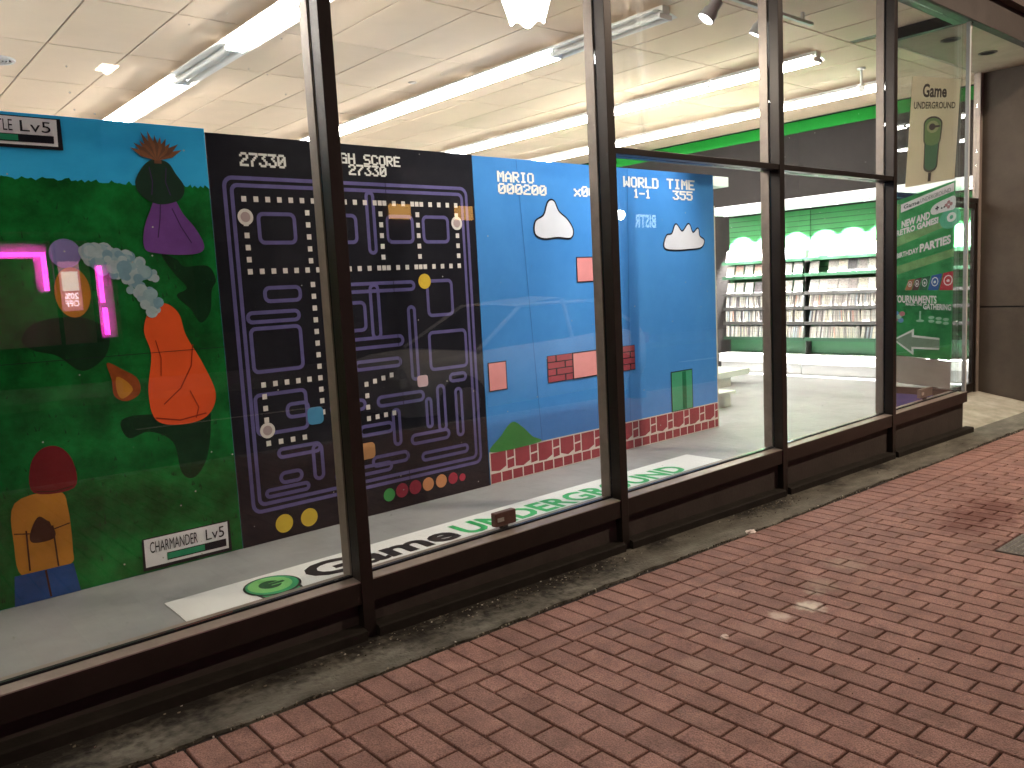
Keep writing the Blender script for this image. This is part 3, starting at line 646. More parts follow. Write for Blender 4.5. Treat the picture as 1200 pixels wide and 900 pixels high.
decal('painted_panel_seam', [[(3.062, MBT), (3.066, MBT), (3.020, MT - .01), (3.016, MT - .01)]], 2.5, BLACK, mp2)

# -- blue sky panel
mp3 = thing('mural_panel', 'bright blue mural board with white clouds above a red brick strip', 'mural', (5.2, MY, ZF), 'mural boards')
mb = MB(); mb.box(3.776, 6.700, MY, MY + .016, MBT, MT - .014); 
for x in (4.1, 5.36, 6.58): mb.box(x, x + .08, MY + .017, MY + .055, MBT, MT - .06, 1)
mb.box(6.7005, 6.722, MY + .002, MY + .10, MBT, MT - .30, 2)
mb.build('board', [ramp_mat('sign_blue_paint', ((.050, .22, .58), (.070, .27, .66)), 1.5, .42, .05, 30), WOOD, pm('pale_edge_paint', (.6, .6, .52), .6, .1, 8)], mp3)
lt = MB()
for s_, a, b_, c, d in (('MARIO', 4.004, 4.366, 1.930, 2.006), ('000200', 4.006, 4.495, 1.842, 1.918), ('x00', 4.805, 5.055, 1.848, 1.930), ('WORLD', 5.409, 5.872, 1.947, 2.034), ('1-1', 5.536, 5.761, 1.858, 1.934), ('TIME', 5.997, 6.400, 1.953, 2.040), ('355', 6.080, 6.366, 1.858, 1.938)):
    pix_text(lt, s_, a, b_, c, d, F3)
lt.build('score_lettering', WPT, mp3)
def outlined(name, loops, mats, grow=.014, layer=3):
    mb = MB()
    for i, (p, k) in enumerate(loops):
        cx = sum(q[0] for q in p) / len(p); cz = sum(q[1] for q in p) / len(p); n_ = len(p)
        g_ = []
        for j in range(n_):
            a, b_ = Vector(p[j - 1]), Vector(p[(j + 1) % n_]); t = (b_ - a).normalized() if (b_ - a).length else Vector((1, 0)); g_.append((p[j][0] + t.y * grow, p[j][1] - t.x * grow))
        mb.face([(x, MY - .0012 * layer - .0001 * i, z) for x, z in g_], 0); mb.face([(x, MY - .0012 * (layer + 1) - .0001 * i, z) for x, z in p], k)
    return mb.build(name, mats, mp3)
CLD = pm('cloud_white_paint', (.66, .68, .76), .5, .04, 5)
outlined('painted_cloud', [(smooth_loop([(4.36, 1.55), (4.45, 1.515), (4.60, 1.525), (4.74, 1.52), (4.77, 1.58), (4.71, 1.66), (4.62, 1.72), (4.57, 1.80), (4.51, 1.79), (4.46, 1.69), (4.37, 1.64)], 6), 1)], [INK, CLD])
outlined('painted_cloud', [(smooth_loop([(5.94, 1.43), (6.10, 1.41), (6.30, 1.415), (6.48, 1.43), (6.53, 1.49), (6.46, 1.53), (6.44, 1.60), (6.36, 1.56), (6.30, 1.64), (6.20, 1.57), (6.11, 1.635), (6.05, 1.55), (5.97, 1.53)], 6), 1)], [INK, CLD])
SAL = pm('salmon_paint', (.70, .27, .28), .5, .08, 6); BRR = pm('brick_red_paint', (.32, .055, .075), .5, .12, 6)
sq = lambda a, b_, c, d: [(a, c), (b_, c), (b_, d), (a, d)]
for q_ in (sq(4.805, 4.985, 1.165, 1.355), sq(3.82, 3.985, .385, .59)): outlined('painted_square', [(q_, 1)], [INK, SAL], .012)
mb = MB(); f = mur(3); f4 = mur(4)
mb.face([f(x, z) for x, z in sq(4.42, 5.482, .372, .590)], 0)
for r_ in range(4):
    zc_ = .378 + r_ * .054; xk = 4.426 - (.10 if r_ % 2 else 0)
    while xk < 5.48:
        a, b_ = max(4.426, xk), min(5.477, xk + .185)
        if b_ - a > .02: mb.face([f4(x, z) for x, z in sq(a, b_, zc_, zc_ + .046)], 1)
        xk += .20
f5 = mur(5); mb.face([f5(x, z) for x, z in sq(4.70, 5.02, .370, .592)], 0); f6 = mur(6); mb.face([f6(x, z) for x, z in sq(4.712, 5.008, .380, .582)], 2)
mb.build('painted_brick_ledge', [INK, BRR, SAL], mp3)
outlined('painted_hill', [(smooth_loop([(3.80, -.08), (3.90, .03), (4.02, .12), (4.12, .07), (4.22, -.02), (4.30, -.08)], 6), 1)], [INK, pm('hill_green_paint', (.05, .26, .06), .5, .08, 6)])
outlined('painted_green_block', [(sq(5.985, 6.29, -.075, .285), 1)], [INK, pm('block_green_paint', (.05, .30, .17), .5, .08, 6)], .014)
decal('painted_green_stripe', [sq(6.14, 6.20, -.07, .28)], 5, pm('deep_green_paint', (.008, .13, .06), .5, .08, 6), mp3)
# brick ground strip with cream joints
mb = MB(); mb.face([f(x, z) for x, z in sq(3.778, 6.698, -.327, -.078)], 0); rm2 = random.Random(9)
x = 3.79
while x < 6.67:
    wd = .15; a = x; b_ = min(x + wd, 6.69); k = rm2.uniform(-.015, .015)
    mb.face([f4(a, -.222 + k), f4(a + wd * .55, -.235), f4(b_, -.205), f4(b_, -.088), f4(a, -.088)], 1)
    c, d = b_ + .012, min(b_ + .082, 6.69)
    if d - c > .02:
        mb.face([f4(c, -.152), f4(d, -.145), f4(d, -.088), f4(c, -.088)], 1); mb.face([f4(c, -.232), f4(d, -.225), f4(d, -.158), f4(c, -.165)], 1)
    x = b_ + .095
x = 3.785
while x < 6.68:
    b_ = min(x + .098, 6.692); mb.face([f4(a_, z_) for a_, z_ in sq(x, b_, -.320, -.247)], 1); x = b_ + .012
mb.build('painted_brick_strip', [pm('joint_cream_paint', (.66, .60, .56), .5, .05, 9), pm('strip_red_paint', (.28, .045, .062), .5, .14, 7)], mp3)
for a_, b_ in ((4.195, 4.342), (5.462, 5.382)): decal('painted_panel_seam', [[(b_, MBT), (b_ + .003, MBT), (a_ + .003, MT - .02), (a_, MT - .02)]], 2, pm('seam_blue_paint', (.02, .09, .26), .5, .05, 9), mp3)

# ================================================================== BANNER, POSTERS
bn = thing('sign_banner', 'long white shop name banner lying flat on the grey floor behind the glass', 'banner', (3.3, 1.05, ZF))
mb = MB(); zb = ZF + .004
mb.mesh([(1.20, 1.295, zb), (1.195, .76, zb), (5.49, .78, zb), (5.485, 1.322, zb), (1.20, 1.295, zb - .003), (1.195, .76, zb - .003), (5.49, .78, zb - .003), (5.485, 1.322, zb - .003)], [(0, 1, 2, 3), (4, 5, 1, 0), (5, 6, 2, 1), (6, 7, 3, 2), (7, 4, 0, 3)])
mb.build('vinyl_sheet', pm('banner_white', (.74, .74, .73), .45, .03, 2), bn)
LG = pm('letter_green', (.022, .36, .105), .45, .06, 6); LB = pm('letter_black', (.013, .013, .014), .45, .1, 6)
lt = MB()
put_text(lt, 'Game', lambda u, v: (1.885 + .975 * u, 1.000 - .012 * u + .250 * v, zb + .0015), .035)
lt.build('black_lettering', LB, bn)
lt = MB(); put_text(lt, 'UNDERGROUND', lambda u, v: (2.905 + 2.155 * u, .985 - .020 * u + (.245 - .02 * u) * v, zb + .0015), .030)
lt.build('green_lettering', LG, bn)
mb = MB()
for i, (p, k) in enumerate((([(1.60, .70), (1.76, .70), (1.80, 1.06), (1.56, 1.06)], 0), ([(1.615, .70), (1.745, .70), (1.785, 1.06), (1.575, 1.06)], 1), (circ(1.685, 1.105, .146, .150, 36), 0), (circ(1.685, 1.108, .134, .138, 36), 1), (circ(1.678, 1.118, .112, .116, 36), 2), (circ(1.678, 1.118, .058, .060, 30), 3), ([(1.678, 1.095), (1.78, 1.095), (1.78, 1.140), (1.678, 1.140)], 2), ([(1.668, 1.105), (1.755, 1.105), (1.755, 1.131), (1.668, 1.131)], 3))):
    mb.face([(x, y, zb + .0012 + .0006 * i) for x, y in p], k)
mb.build('logo', [LB, pm('logo_mid_green', (.03, .30, .12), .45, .06, 6), pm('logo_light_green', (.20, .50, .16), .45, .06, 6), pm('logo_dark_green', (.02, .09, .035), .45, .06, 6)], bn)

PX = 7.812
def quadmap(TL, TR, BR, BL, bow=.0):
    def fn(u, v, l=0.):
        y = (TL[0] * (1 - u) + TR[0] * u) * v + (BL[0] * (1 - u) + BR[0] * u) * (1 - v)
        z = (TL[1] * (1 - u) + TR[1] * u) * v + (BL[1] * (1 - u) + BR[1] * u) * (1 - v)
        return (PX - .0009 * l - bow * math.sin(math.pi * u) * (.4 + .6 * v), y, z)
    return fn
def sheet(mb, q, poly, l, mi, n_=1):
    mb.face([q(u, v, l) for u, v in poly], mi)
def grid_sheet(mb, q, l, mi, nu=14, nv=10, thick=.0015):
    for i in range(nu):
        for j in range(nv):
            c = [(i / nu, j / nv), ((i + 1) / nu, j / nv), ((i + 1) / nu, (j + 1) / nv), (i / nu, (j + 1) / nv)]
            mb.face([q(u, v, l) for u, v in c], mi); mb.face([q(u, v, l - 1.2) for u, v in c[::-1]], mi)
# cream shop poster
q1 = quadmap((.472, 2.848), (.066, 2.735), (.108, 1.893), (.534, 1.868))
p1 = thing('shop_poster', 'cream shop poster with a green joystick handle drawing behind the corner glass', 'poster', (PX, .3, 1.88))
mb = MB(); grid_sheet(mb, q1, 0, 0); mb.build('paper', pm('poster_cream', (.80, .70, .50), .6, .05, 3), p1)
lt = MB(); INKB = pm('poster_brown_ink', (.05, .032, .02), .6, .1, 5)
put_text(lt, 'Game', lambda u, v: q1(.24 + .50 * u, .815 + .125 * v, 2), .03)
put_text(lt, 'UNDERGROUND', lambda u, v: q1(.07 + .86 * u, .71 + .065 * v, 2), .02)
lt.build('lettering', INKB, p1)
mb = MB()
def capsule(cx, c0, c1, r_, ry): return [(cx + r_ * math.cos(R(a)), c1 + ry * math.sin(R(a))) for a in range(0, 181, 15)] + [(cx + r_ * .92 * math.cos(R(a)), c0 + ry * .9 * math.sin(R(a))) for a in range(180, 361, 15)]
cxp = .50
for i, (p, k) in enumerate(((capsule(cxp, .17, .38, .155, .07), 0), (capsule(cxp, .42, .565, .195, .075), 0), (capsule(cxp, .18, .37, .130, .058), 1), (capsule(cxp, .42, .56, .170, .064), 2), (circ(cxp, .54, .125, .058, 28), 3), (circ(cxp - .01, .54, .066, .032, 24), 0), ([(cxp, .530), (cxp + .15, .535), (cxp + .15, .553), (cxp, .553)], 0), ([(cxp - .03, .02), (cxp + .03, .02), (cxp + .03, .105), (cxp - .03, .105)], 0))):
    sheet(mb, q1, p, 2 + i * .6, k)
mb.build('joystick_drawing', [INKB, pm('joystick_green', (.045, .115, .045), .6, .1, 8), pm('joystick_olive', (.12, .18, .055), .6, .1, 8), pm('joystick_pale', (.27, .28, .12), .6, .1, 8)], p1)
# green promotion banner
q2 = quadmap((.622, 1.756), (.097, 1.880), (.114, .280), (.645, .319))
p2 = thing('promotion_banner', 'tall green banner of game offers with a big outlined arrow behind the corner glass', 'banner', (PX, .36, .28))
mb = MB(); grid_sheet(mb, q2, 0, 0, 8, 12); mb.build('vinyl_sheet', ramp_mat('banner_green', ((.03, .24, .08), (.055, .38, .12), (.09, .46, .16)), 3, .5, .03, 30), p2)
mb = MB()
PALEG = pm('banner_pale_green', (.14, .30, .10), .5, .2, 14); STRIP = pm('strip_white', (.68, .70, .66), .5, .08, 5); GREYP = pm('pad_grey', (.45, .50, .48), .5, .06, 6)
MINT = pm('mint_paint', (.10, .40, .24), .5, .1, 6)
for poly, l, k in (([(.10, .915), (.98, .945), (.98, .99), (.10, .965)], 1, 0), ([(0, .70), (1, .77), (1, .80), (0, .765)], 1, 1), ([(0, .52), (1, .585), (1, .63), (0, .575)], 1, 1), (circ(.04, .955, .055, .022), 1.6, 1), (capsule(.04, .89, .93, .035, .015), 1.2, 1),
                   (circ(.93, .80, .17, .058), 1.4, 3), (circ(.95, .805, .075, .026), 2, 0), (circ(.95, .805, .03, .011), 2.5, 3)):
    sheet(mb, q2, poly, l, k)
mb.build('printed_shapes', [STRIP, PALEG, GREYP, MINT], p2)
mb = MB()
sheet(mb, q2, smooth_loop([(.62, .885), (.70, .905), (.86, .915), (1.0, .915), (1.0, .85), (.90, .845), (.78, .845), (.66, .845), (.61, .86)], 4), 2.6, 0)
for p in ([(.685, .872), (.745, .874), (.745, .882), (.685, .880)], [(.705, .864), (.725, .865), (.725, .890), (.705, .889)]): sheet(mb, q2, p, 3.2, 1)
sheet(mb, q2, circ(.79, .870, .014, .005), 3.2, 1); sheet(mb, q2, circ(.83, .872, .014, .005), 3.2, 1)
for u, v in ((.90, .892), (.90, .866), (.86, .879), (.94, .879)): sheet(mb, q2, circ(u, v, .026, .010), 3.2, 2)
mb.build('game_pad_drawing', [pm('pad_white', (.62, .65, .62), .5, .05, 6), LB, pm('pad_rose', (.35, .17, .17), .5, .05, 6)], p2)
lt = MB(); WL = pm('banner_white_ink', (.72, .74, .70), .5, .04, 6)
def slant(t_, u0, u1, v0, v1, sl, b_=.03, l=4): put_text(lt, t_, lambda u, v: q2(u0 + (u1 - u0) * u, v0 + (v1 - v0) * v + sl * u, l), b_)
slant('NEW AND', .12, .60, .815, .860, .012, .045); slant('RETRO GAMES!', .03, .74, .770, .808, .02, .045)
slant('BIRTHDAY', .04, .42, .628, .660, .015, .03); slant('PARTIES', .44, .95, .640, .690, .02, .045)
slant('TOURNAMENTS', -.0 + .01, .74, .345, .392, -.020, .03); slant('MAGIC THE', .22, .50, .322, .340, -.006, .02); slant('GATHERING', .52, .98, .295, .330, -.012, .03)
lt.build('lettering', WL, p2)
lt = MB(); slant('Game', .15, .42, .931, .957, .003, .03); slant('UNDERGROUND', .43, .93, .938, .962, .008, .0); lt.build('header_lettering', pm('header_grey_ink', (.10, .12, .11), .5, .1, 6), p2)
mb = MB()
for i, (u0, u1, k) in enumerate(((.20, .31, 0), (.32, .43, 1), (.44, .57, 2), (.59, .76, 3), (.78, 1.0, 4))):
    sheet(mb, q2, [(u0 + .0, .425 - .028 * u0), (u1 + .0, .425 - .028 * u1), (u1 + .06 if u1 < .95 else 1.0, .495 + .03 * u1 - .02), (u0 + .06, .495 + .03 * u0 - .02)], 2 + i * .1, k)
    c = ((u0 + u1) / 2 + .03, .455); sheet(mb, q2, circ(c[0], c[1], (u1 - u0) * .33, .018 + .006 * i * .5, 18), 3 + i * .1, 5); sheet(mb, q2, circ(c[0], c[1], (u1 - u0) * .26, .014 + .005 * i * .5, 18), 3.6 + i * .1, k)
    sheet(mb, q2, circ(c[0], c[1] - .002, (u1 - u0) * .12, .008, 10), 4.2 + i * .1, 5)
mb.build('coloured_cards', [pm('card_brown', (.30, .12, .05), .5, .1, 6), pm('card_umber', (.09, .04, .035), .5, .1, 6), pm('card_green', (.02, .13, .05), .5, .1, 6), pm('card_blue', (.025, .10, .32), .5, .1, 6), pm('card_red', (.36, .02, .03), .5, .1, 6), WL], p2)
mb = MB()
for i in range(3):
    for j in range(2): sheet(mb, q2, circ(.66 + .12 * i, .245 - .022 * j - .006 * i, .05, .009, 14), 2 + .1 * (i + j), 0)
for u, v, k in ((.05, .275, 1), (.16, .270, 2), (.04, .235, 2), (.14, .228, 1), (.10, .252, 0)): sheet(mb, q2, circ(u, v, .05, .016, 16), 2.4 + v, k)
sheet(mb, q2, circ(.47, .225, .07, .008, 14), 2.2, 0); sheet(mb, q2, [(.455, .225), (.485, .225), (.485, .285), (.455, .285)], 2.3, 0)
mb.build('printed_chips', [pm('chip_mint', (.30, .52, .36), .5, .08, 6), pm('chip_blue', (.10, .25, .42), .5, .08, 6), pm('chip_rose', (.42, .16, .17), .5, .08, 6)], p2)
mb = MB()
ar = [(.0, .10), (.37, .175), (.37, .135), (.80, .125), (.80, .055), (.37, .05), (.37, .01)]
ai = [(.05, .10), (.335, .155), (.335, .123), (.80, .114), (.80, .066), (.335, .062), (.335, .032)]
sheet(mb, q2, ar, 2, 0); sheet(mb, q2, ai, 3, 1); mb.build('arrow', [STRIP, pm('arrow_sage', (.17, .25, .17), .5, .2, 4)], p2)
bbd = MB(); q3 = quadmap((.645, .312), (.114, .272), (.125, .020), (.644, .055)); grid_sheet(bbd, q3, 0, 0, 4, 3)
tag(bbd.build('backing_board', pm('board_cream', (.50, .46, .40), .7, .1, 4), loc=(PX, .38, .02)), 'plain cream card board below the green banner behind the corner glass', 'board')

def let_light_through(mt, k):
    n = mt.node_tree.nodes; L = mt.node_tree.links; b = n['Principled BSDF']
    tl = n.new('ShaderNodeBsdfTranslucent'); L.new(b.inputs['Base Color'].links[0].from_socket, tl.inputs[0])
    mx = n.new('ShaderNodeMixShader'); mx.inputs[0].default_value = k
    L.new(b.outputs[0], mx.inputs[1]); L.new(tl.outputs[0], mx.inputs[2]); L.new(mx.outputs[0], n['Material Output'].inputs[0])
for k_ in ('poster_cream', 'banner_green', 'board_cream'): let_light_through(MATS[k_], .45)
# small boxes on the window ledge
def sensor(x0, x1, z0, z1, mat_, lab):
    t = thing('alarm_sensor', lab, 'sensor', ((x0 + x1) / 2, .10, z0))
    MB().box(x0, x1, .070, .105, z0, z1, b=.006).build('case', mat_, t)
    mb = MB(); mb.box(x0 + .012, x0 + .05, .066, .0698, z0 + .025, z1 - .025); mb.build('sticker', pm('sticker_grey', (.42, .38, .34), .5, .2, 20), t)
    MB().box((x0 + x1) / 2 - .02, (x0 + x1) / 2 + .02, .08, .10, .005, z0 - .0005).build('foot', BLACK, t)
sensor(2.362, 2.492, .022, .090, pm('sensor_brown', (.085, .030, .022), .5, .2, 30), 'small reddish brown box standing on the window ledge before the green lettering')
sensor(7.07, 7.30, .030, .105, pm('sensor_taupe', (.12, .10, .085), .5, .15, 20), 'small taupe box standing on the ledge of the corner pane')

# ================================================================== WALL RACK OF GAMES
SLAT = pm('slatwall_green', (.030, .17, .055), .45, .05, 4); SHELF = pm('shelf_edge_dark', (.014, .013, .012), .5, .15, 8); SHG = pm('shelf_edge_green', (.0015, .016, .006), .5, .1, 8)
DISC = em('downlight_glow', (1, .98, .94), 30)
SHZ = [1.336, 1.112, .852, .640, .420, .190]
def make_rack(y0, y1, label):
    t = thing('wall_rack', label, 'shelf rack', (11.10, (y0 + y1) / 2, ZF), 'wall racks of games')
    mb = MB(); mb.box(11.085, 11.148, y0, y1, -.18, 2.03)
    k = 0; z = -.14
    while z < 2.0:
        mb.box(11.0815, 11.0845, y0, y1, z, z + .062, 1); z += .075
    mb.build('slat_panel', [pm('slat_groove_green', (.012, .075, .024), .5, .1, 5), SLAT], t)
    MB().box(11.062, 11.081, y0 + .012, y1 - .004, -.048, .150).build('lower_panel', pm('slat_green_shaded', (.006, .050, .017), .5, .1, 5), t)  # added sheet over the slats, weaker light down here put into its darker green
    mb = MB(); mb.box(10.73, 11.145, y0 + .004, y1 - .004, -.175, -.050, b=.006); mb.box(10.79, 11.145, y0 + .004, y1 - .004, ZF, -.1755, 1); mb.build('base', [WHITE, pm('base_grey', (.42, .41, .40), .5, .06, 6)], t)
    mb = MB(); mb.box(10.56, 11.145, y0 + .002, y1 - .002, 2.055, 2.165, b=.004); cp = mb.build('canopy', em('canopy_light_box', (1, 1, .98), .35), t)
    for i in range(3):
        yy = y0 + (i + .5) * (y1 - y0) / 3
        mb = MB(); mb.lathe((10.66, yy, 2.055), [(.045, -.0005), (.045, -.022), (.036, -.024)], 14); mb.build('downlight_rim', WHITE, cp, True)
        mb = MB(); mb.lathe((10.66, yy, 2.055), [(.0, -.018), (.0355, -.018)], 14); mb.build('downlight_lens', DISC, cp)
        L_ = bpy.data.lights.new('downlight_beam', 'SPOT'); L_.energy = 1500; L_.spot_size = R(60); L_.spot_blend = .4; L_.shadow_soft_size = .03; L_.color = (1, .98, .95)
        lo = bpy.data.objects.new('downlight_beam', L_); COL.objects.link(lo); lo.parent = t; lo.location = Vector((10.66, yy, 2.028)) - ORG[t.name]; lo.rotation_euler = Vector((.48, 0, -1)).to_track_quat('-Z', 'Y').to_euler()
    for j, z in enumerate(SHZ):
        mb = MB(); mb.box(10.87, 11.080, y0 + .008, y1 - .008, z - .012, z, 0); mb.box(10.862, 10.8695, y0 + .006, y1 - .006, z - .034, z + .012, 0)
        mb.build('shelf', SHG if j < 2 or j > 4 else SHELF, t)
    mb = MB(); mb.box(10.93, 11.08, y0 - .004, y0 + .006, -.18, 1.46); mb.build('end_panel', SHELF, t)
    return t
RACKS = [(2.055, 3.275, 'wall rack of games with a green back, nearer the door'),
         (3.285, 4.640, 'wall rack of games with a green back, beside the blue mural'),
         (.80, 2.045, 'wall rack of games mostly hidden behind the corner posters')]
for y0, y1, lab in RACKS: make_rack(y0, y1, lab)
cols = [(.72, .70, .68), (.62, .58, .54), (.50, .46, .44), (.70, .66, .56), (.34, .30, .30), (.60, .38, .32), (.12, .11, .12), (.42, .48, .55)]
CASEM = []
for i, c in enumerate(cols):
    mt = ramp_mat('case_cover', (tuple(x * .45 for x in c), c, tuple(min(.85, x * 1.2) for x in c)), 26, .35, .0, 40, stretch=(1, 1, 2.2), lo=.34, hi=.55, detail=3); CASEM.append(mt)
PLAS = pm('case_plastic', (.55, .55, .55), .3, .05, 8)
def case_mesh(face_out, k):
    mb = MB()
    if face_out: mb.box(-.0075, .0075, -.067, .067, 0, .178, 1, b=.002); mb.box(-.0088, -.0077, -.064, .064, .004, .174, 0)
    else: mb.box(-.065, .065, -.0125, .0125, 0, .178, 1, b=.002); mb.box(-.0662, -.0652, -.0110, .0110, .004, .174, 0)
    me = bpy.data.meshes.new('game_case'); me.from_pydata([tuple(v) for v in mb.v], [], mb.f); me.materials.append(CASEM[k]); me.materials.append(PLAS)
    for p, i in zip(me.polygons, mb.mi): p.material_index = i
    return me
FACE = [case_mesh(True, k) for k in range(8)]; SPN = [case_mesh(False, k) for k in range(8)]
rk = random.Random(4); ROWN = ['top', 'second', 'third', 'fourth', 'fifth', 'lowest']
WGT = [6, 5, 4, 4, 2, 1, 2, 2]
for ui, (y0, y1, _) in enumerate(RACKS[:2]):
    side = 'nearer the door' if ui == 0 else 'beside the blue mural'
    for j, z in enumerate(SHZ):
        fo_ = j < 3; n_ = 8 if fo_ else 42; y0_, y1_ = y0 + .03, y1 - .03
        if ui == 0: y1_ -= .03
        gap = rk.randrange(2, n_ - 2)
        lean0 = rk.uniform(-.05, .12)
        for i in range(n_):
            if fo_ and i == (6 if j < 2 else gap) and ui == 0 and j != 2: continue
            yy = y0_ + (i + .5) * (y1_ - y0_) / n_ + rk.uniform(-.002, .002)
            if not fo_ and i % 14 == 0: lean0 = rk.uniform(-.04, .16)
            o = bpy.data.objects.new('game_case', (FACE if fo_ else SPN)[rk.choices(range(8), WGT)[0]]); COL.objects.link(o)
            if fo_:
                o.location = (10.912, yy, z + .001); o.rotation_euler = (0, R(14), 0)
                tag(o, 'face-out game case on the %s shelf, wall rack %s' % (ROWN[j], side), 'game case', 'face-out cases, %s shelf, rack %s' % (ROWN[j], side))
            else:
                ln_ = lean0 + rk.uniform(-.015, .015)
                o.location = (10.955 + rk.uniform(-.006, .01), yy, z + .003 + .0125 * abs(math.sin(ln_))); o.rotation_euler = (ln_, 0, 0); o.scale = (1, rk.uniform(.8, 1.0), rk.uniform(.93, 1.0))
                tag(o, 'spine-out game case on the %s shelf, wall rack %s' % (ROWN[j], side), 'game case', 'spine-out cases, %s shelf, rack %s' % (ROWN[j], side))

# free-standing shelf end and low plinth beyond the blue mural
t = thing('gondola_shelf', 'white free-standing shop shelf whose canopy and base end show past the blue mural', 'shelf unit', (8.2, 3.8, ZF))
mb = MB(); mb.box(7.0, 9.36, 3.50, 4.25, ZF, -.205); mb.box(7.0, 9.72, 3.44, 4.30, -.2045, -.125, b=.005); mb.build('base', pm('base_pale_green', (.62, .68, .60), .45, .04, 4), t)
MB().box(7.0, 8.7, 3.84, 3.90, -.124, 2.27).build('back_panel', SLAT, t)
MB().box(6.9, 8.92, 3.18, 4.2, 2.245, 2.365, b=.005).build('canopy', pm('canopy_pale', (.62, .66, .64), .45, .04, 4), t)
for z in (.2, .6, 1.0, 1.4): MB().box(7.0, 8.7, 3.56, 3.835, z, z + .02).build('shelf', WHITE, t)
mb = MB(); mb.box(7.0, 7.90, 2.52, 3.05, ZF, -.19); mb.box(6.98, 7.95, 2.48, 3.09, -.1895, -.155, b=.004)
tag(mb.build('display_plinth', MATS['base_pale_green'], loc=(7.5, 2.8, ZF)), 'low pale plinth on the floor just past the foot of the blue mural', 'plinth')

# ================================================================== LAMPS IN THE SHOP
def make_fix(lit, loc):
    x, y, z = loc
    t = thing('strip_light', '', 'ceiling light', loc, 'fluorescent strip lights in rows on the ceiling')
    L = 1.238
    mb = MB(); mb.box(x - .045, x + .045, y, y + L, z - .065, z - .001, b=.003); mb.build('housing', WHITE, t)
    mb = MB()
    for s in (-1, 1):
        e = [(x + s * .046, z - .045), (x + s * .10, z - .052), (x + s * .158, z - .066)]
        vs = [(a, yy, b) for yy in (y + .012, y + L - .012) for a, b in e] + [(a, yy, b + .006) for yy in (y + .012, y + L - .012) for a, b in e]
        mb.mesh(vs, [(0, 1, 4, 3), (1, 2, 5, 4), (6, 9, 10, 7), (7, 10, 11, 8), (2, 8, 11, 5)])
    mb.build('reflector', pm('reflector_enamel', (.85, .83, .80), .35, .05, 5), t)
    for s in (-1, 1):
        tm = TUBE if lit else TUBE_OFF
        mb = MB(); mb.tube((x + s * .055, y + .022, z - .088), (x + s * .055, y + L - .022, z - .088), .019, 10); mb.build('tube', tm, t, True)
    for e in (y + .002, y + L - .020):
        MB().box(x - .078, x + .078, e, e + .018, z - .104, z - .0655, b=.003).build('tube_holder', WHITE, t)
    return t
ROWX = [('first', 2.955), ('second', 5.455), ('third', 7.86), ('fourth', 9.72)]
lit0 = make_fix(True, (2.955, 1.40, ZC)); off0 = make_fix(False, (5.455, 1.385, ZC))
PLACE = 'nearest the window,second from the window,third from the window,fourth from the window,fifth from the window,sixth from the window,seventh from the window,eighth from the window'.split(',')
for r_, (rn, x) in enumerate(ROWX):
    for i in range(8):
        y = (1.40, 1.385, 1.40, 1.62)[r_] + i * 1.245
        off = (r_ == 0 and i == 2) or (r_ == 1 and i == 0)
        lab = '%s strip light, %s in the %s row from the left' % ('unlit white' if off else 'glowing white', PLACE[i], rn)
        if r_ == 0 and i == 0: t = lit0; t['label'] = lab; continue
        if r_ == 1 and i == 0: t = off0; t['label'] = lab; continue
        dup(off0 if off else lit0, (x, y, ZC), lab)
# two more rows out of frame to the left
for i in range(8): dup(lit0, (.46, 1.40 + i * 1.245, ZC), 'glowing white strip light, %s in the row left of the picture' % PLACE[i])

# pendant lamp with a scalloped glass shade
px, py, pz = 3.53, .94, 2.735
t = thing('pendant_lamp', 'glowing tulip glass pendant lamp hanging behind the second pane', 'pendant lamp', (px, py, pz))
def sc(j, a): return -.035 * (math.cos(a * 5) * .5 + .5) if j in (0,) else (-.015 * (math.cos(a * 5) * .5 + .5) if j == 1 else 0)
mb = MB(); mb.lathe((px, py, pz), [(.108, .035), (.125, .07), (.150, .14), (.162, .22), (.158, .30), (.135, .37), (.09, .41), (.04, .425)], 50, wob=sc)
mb.build('shade', em('opal_glass_glow', (1, .965, .90), 3.0), t, True)
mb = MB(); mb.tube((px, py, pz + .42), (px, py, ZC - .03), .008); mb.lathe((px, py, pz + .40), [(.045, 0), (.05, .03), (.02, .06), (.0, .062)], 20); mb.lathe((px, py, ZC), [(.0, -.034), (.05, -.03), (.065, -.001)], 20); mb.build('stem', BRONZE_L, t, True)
L_ = bpy.data.lights.new('pendant_bulb', 'POINT'); L_.energy = 18; L_.shadow_soft_size = .05; L_.color = (1, .9, .75)
lo = bpy.data.objects.new('pendant_bulb', L_); COL.objects.link(lo); lo.parent = t; lo.location = (0, 0, .0)

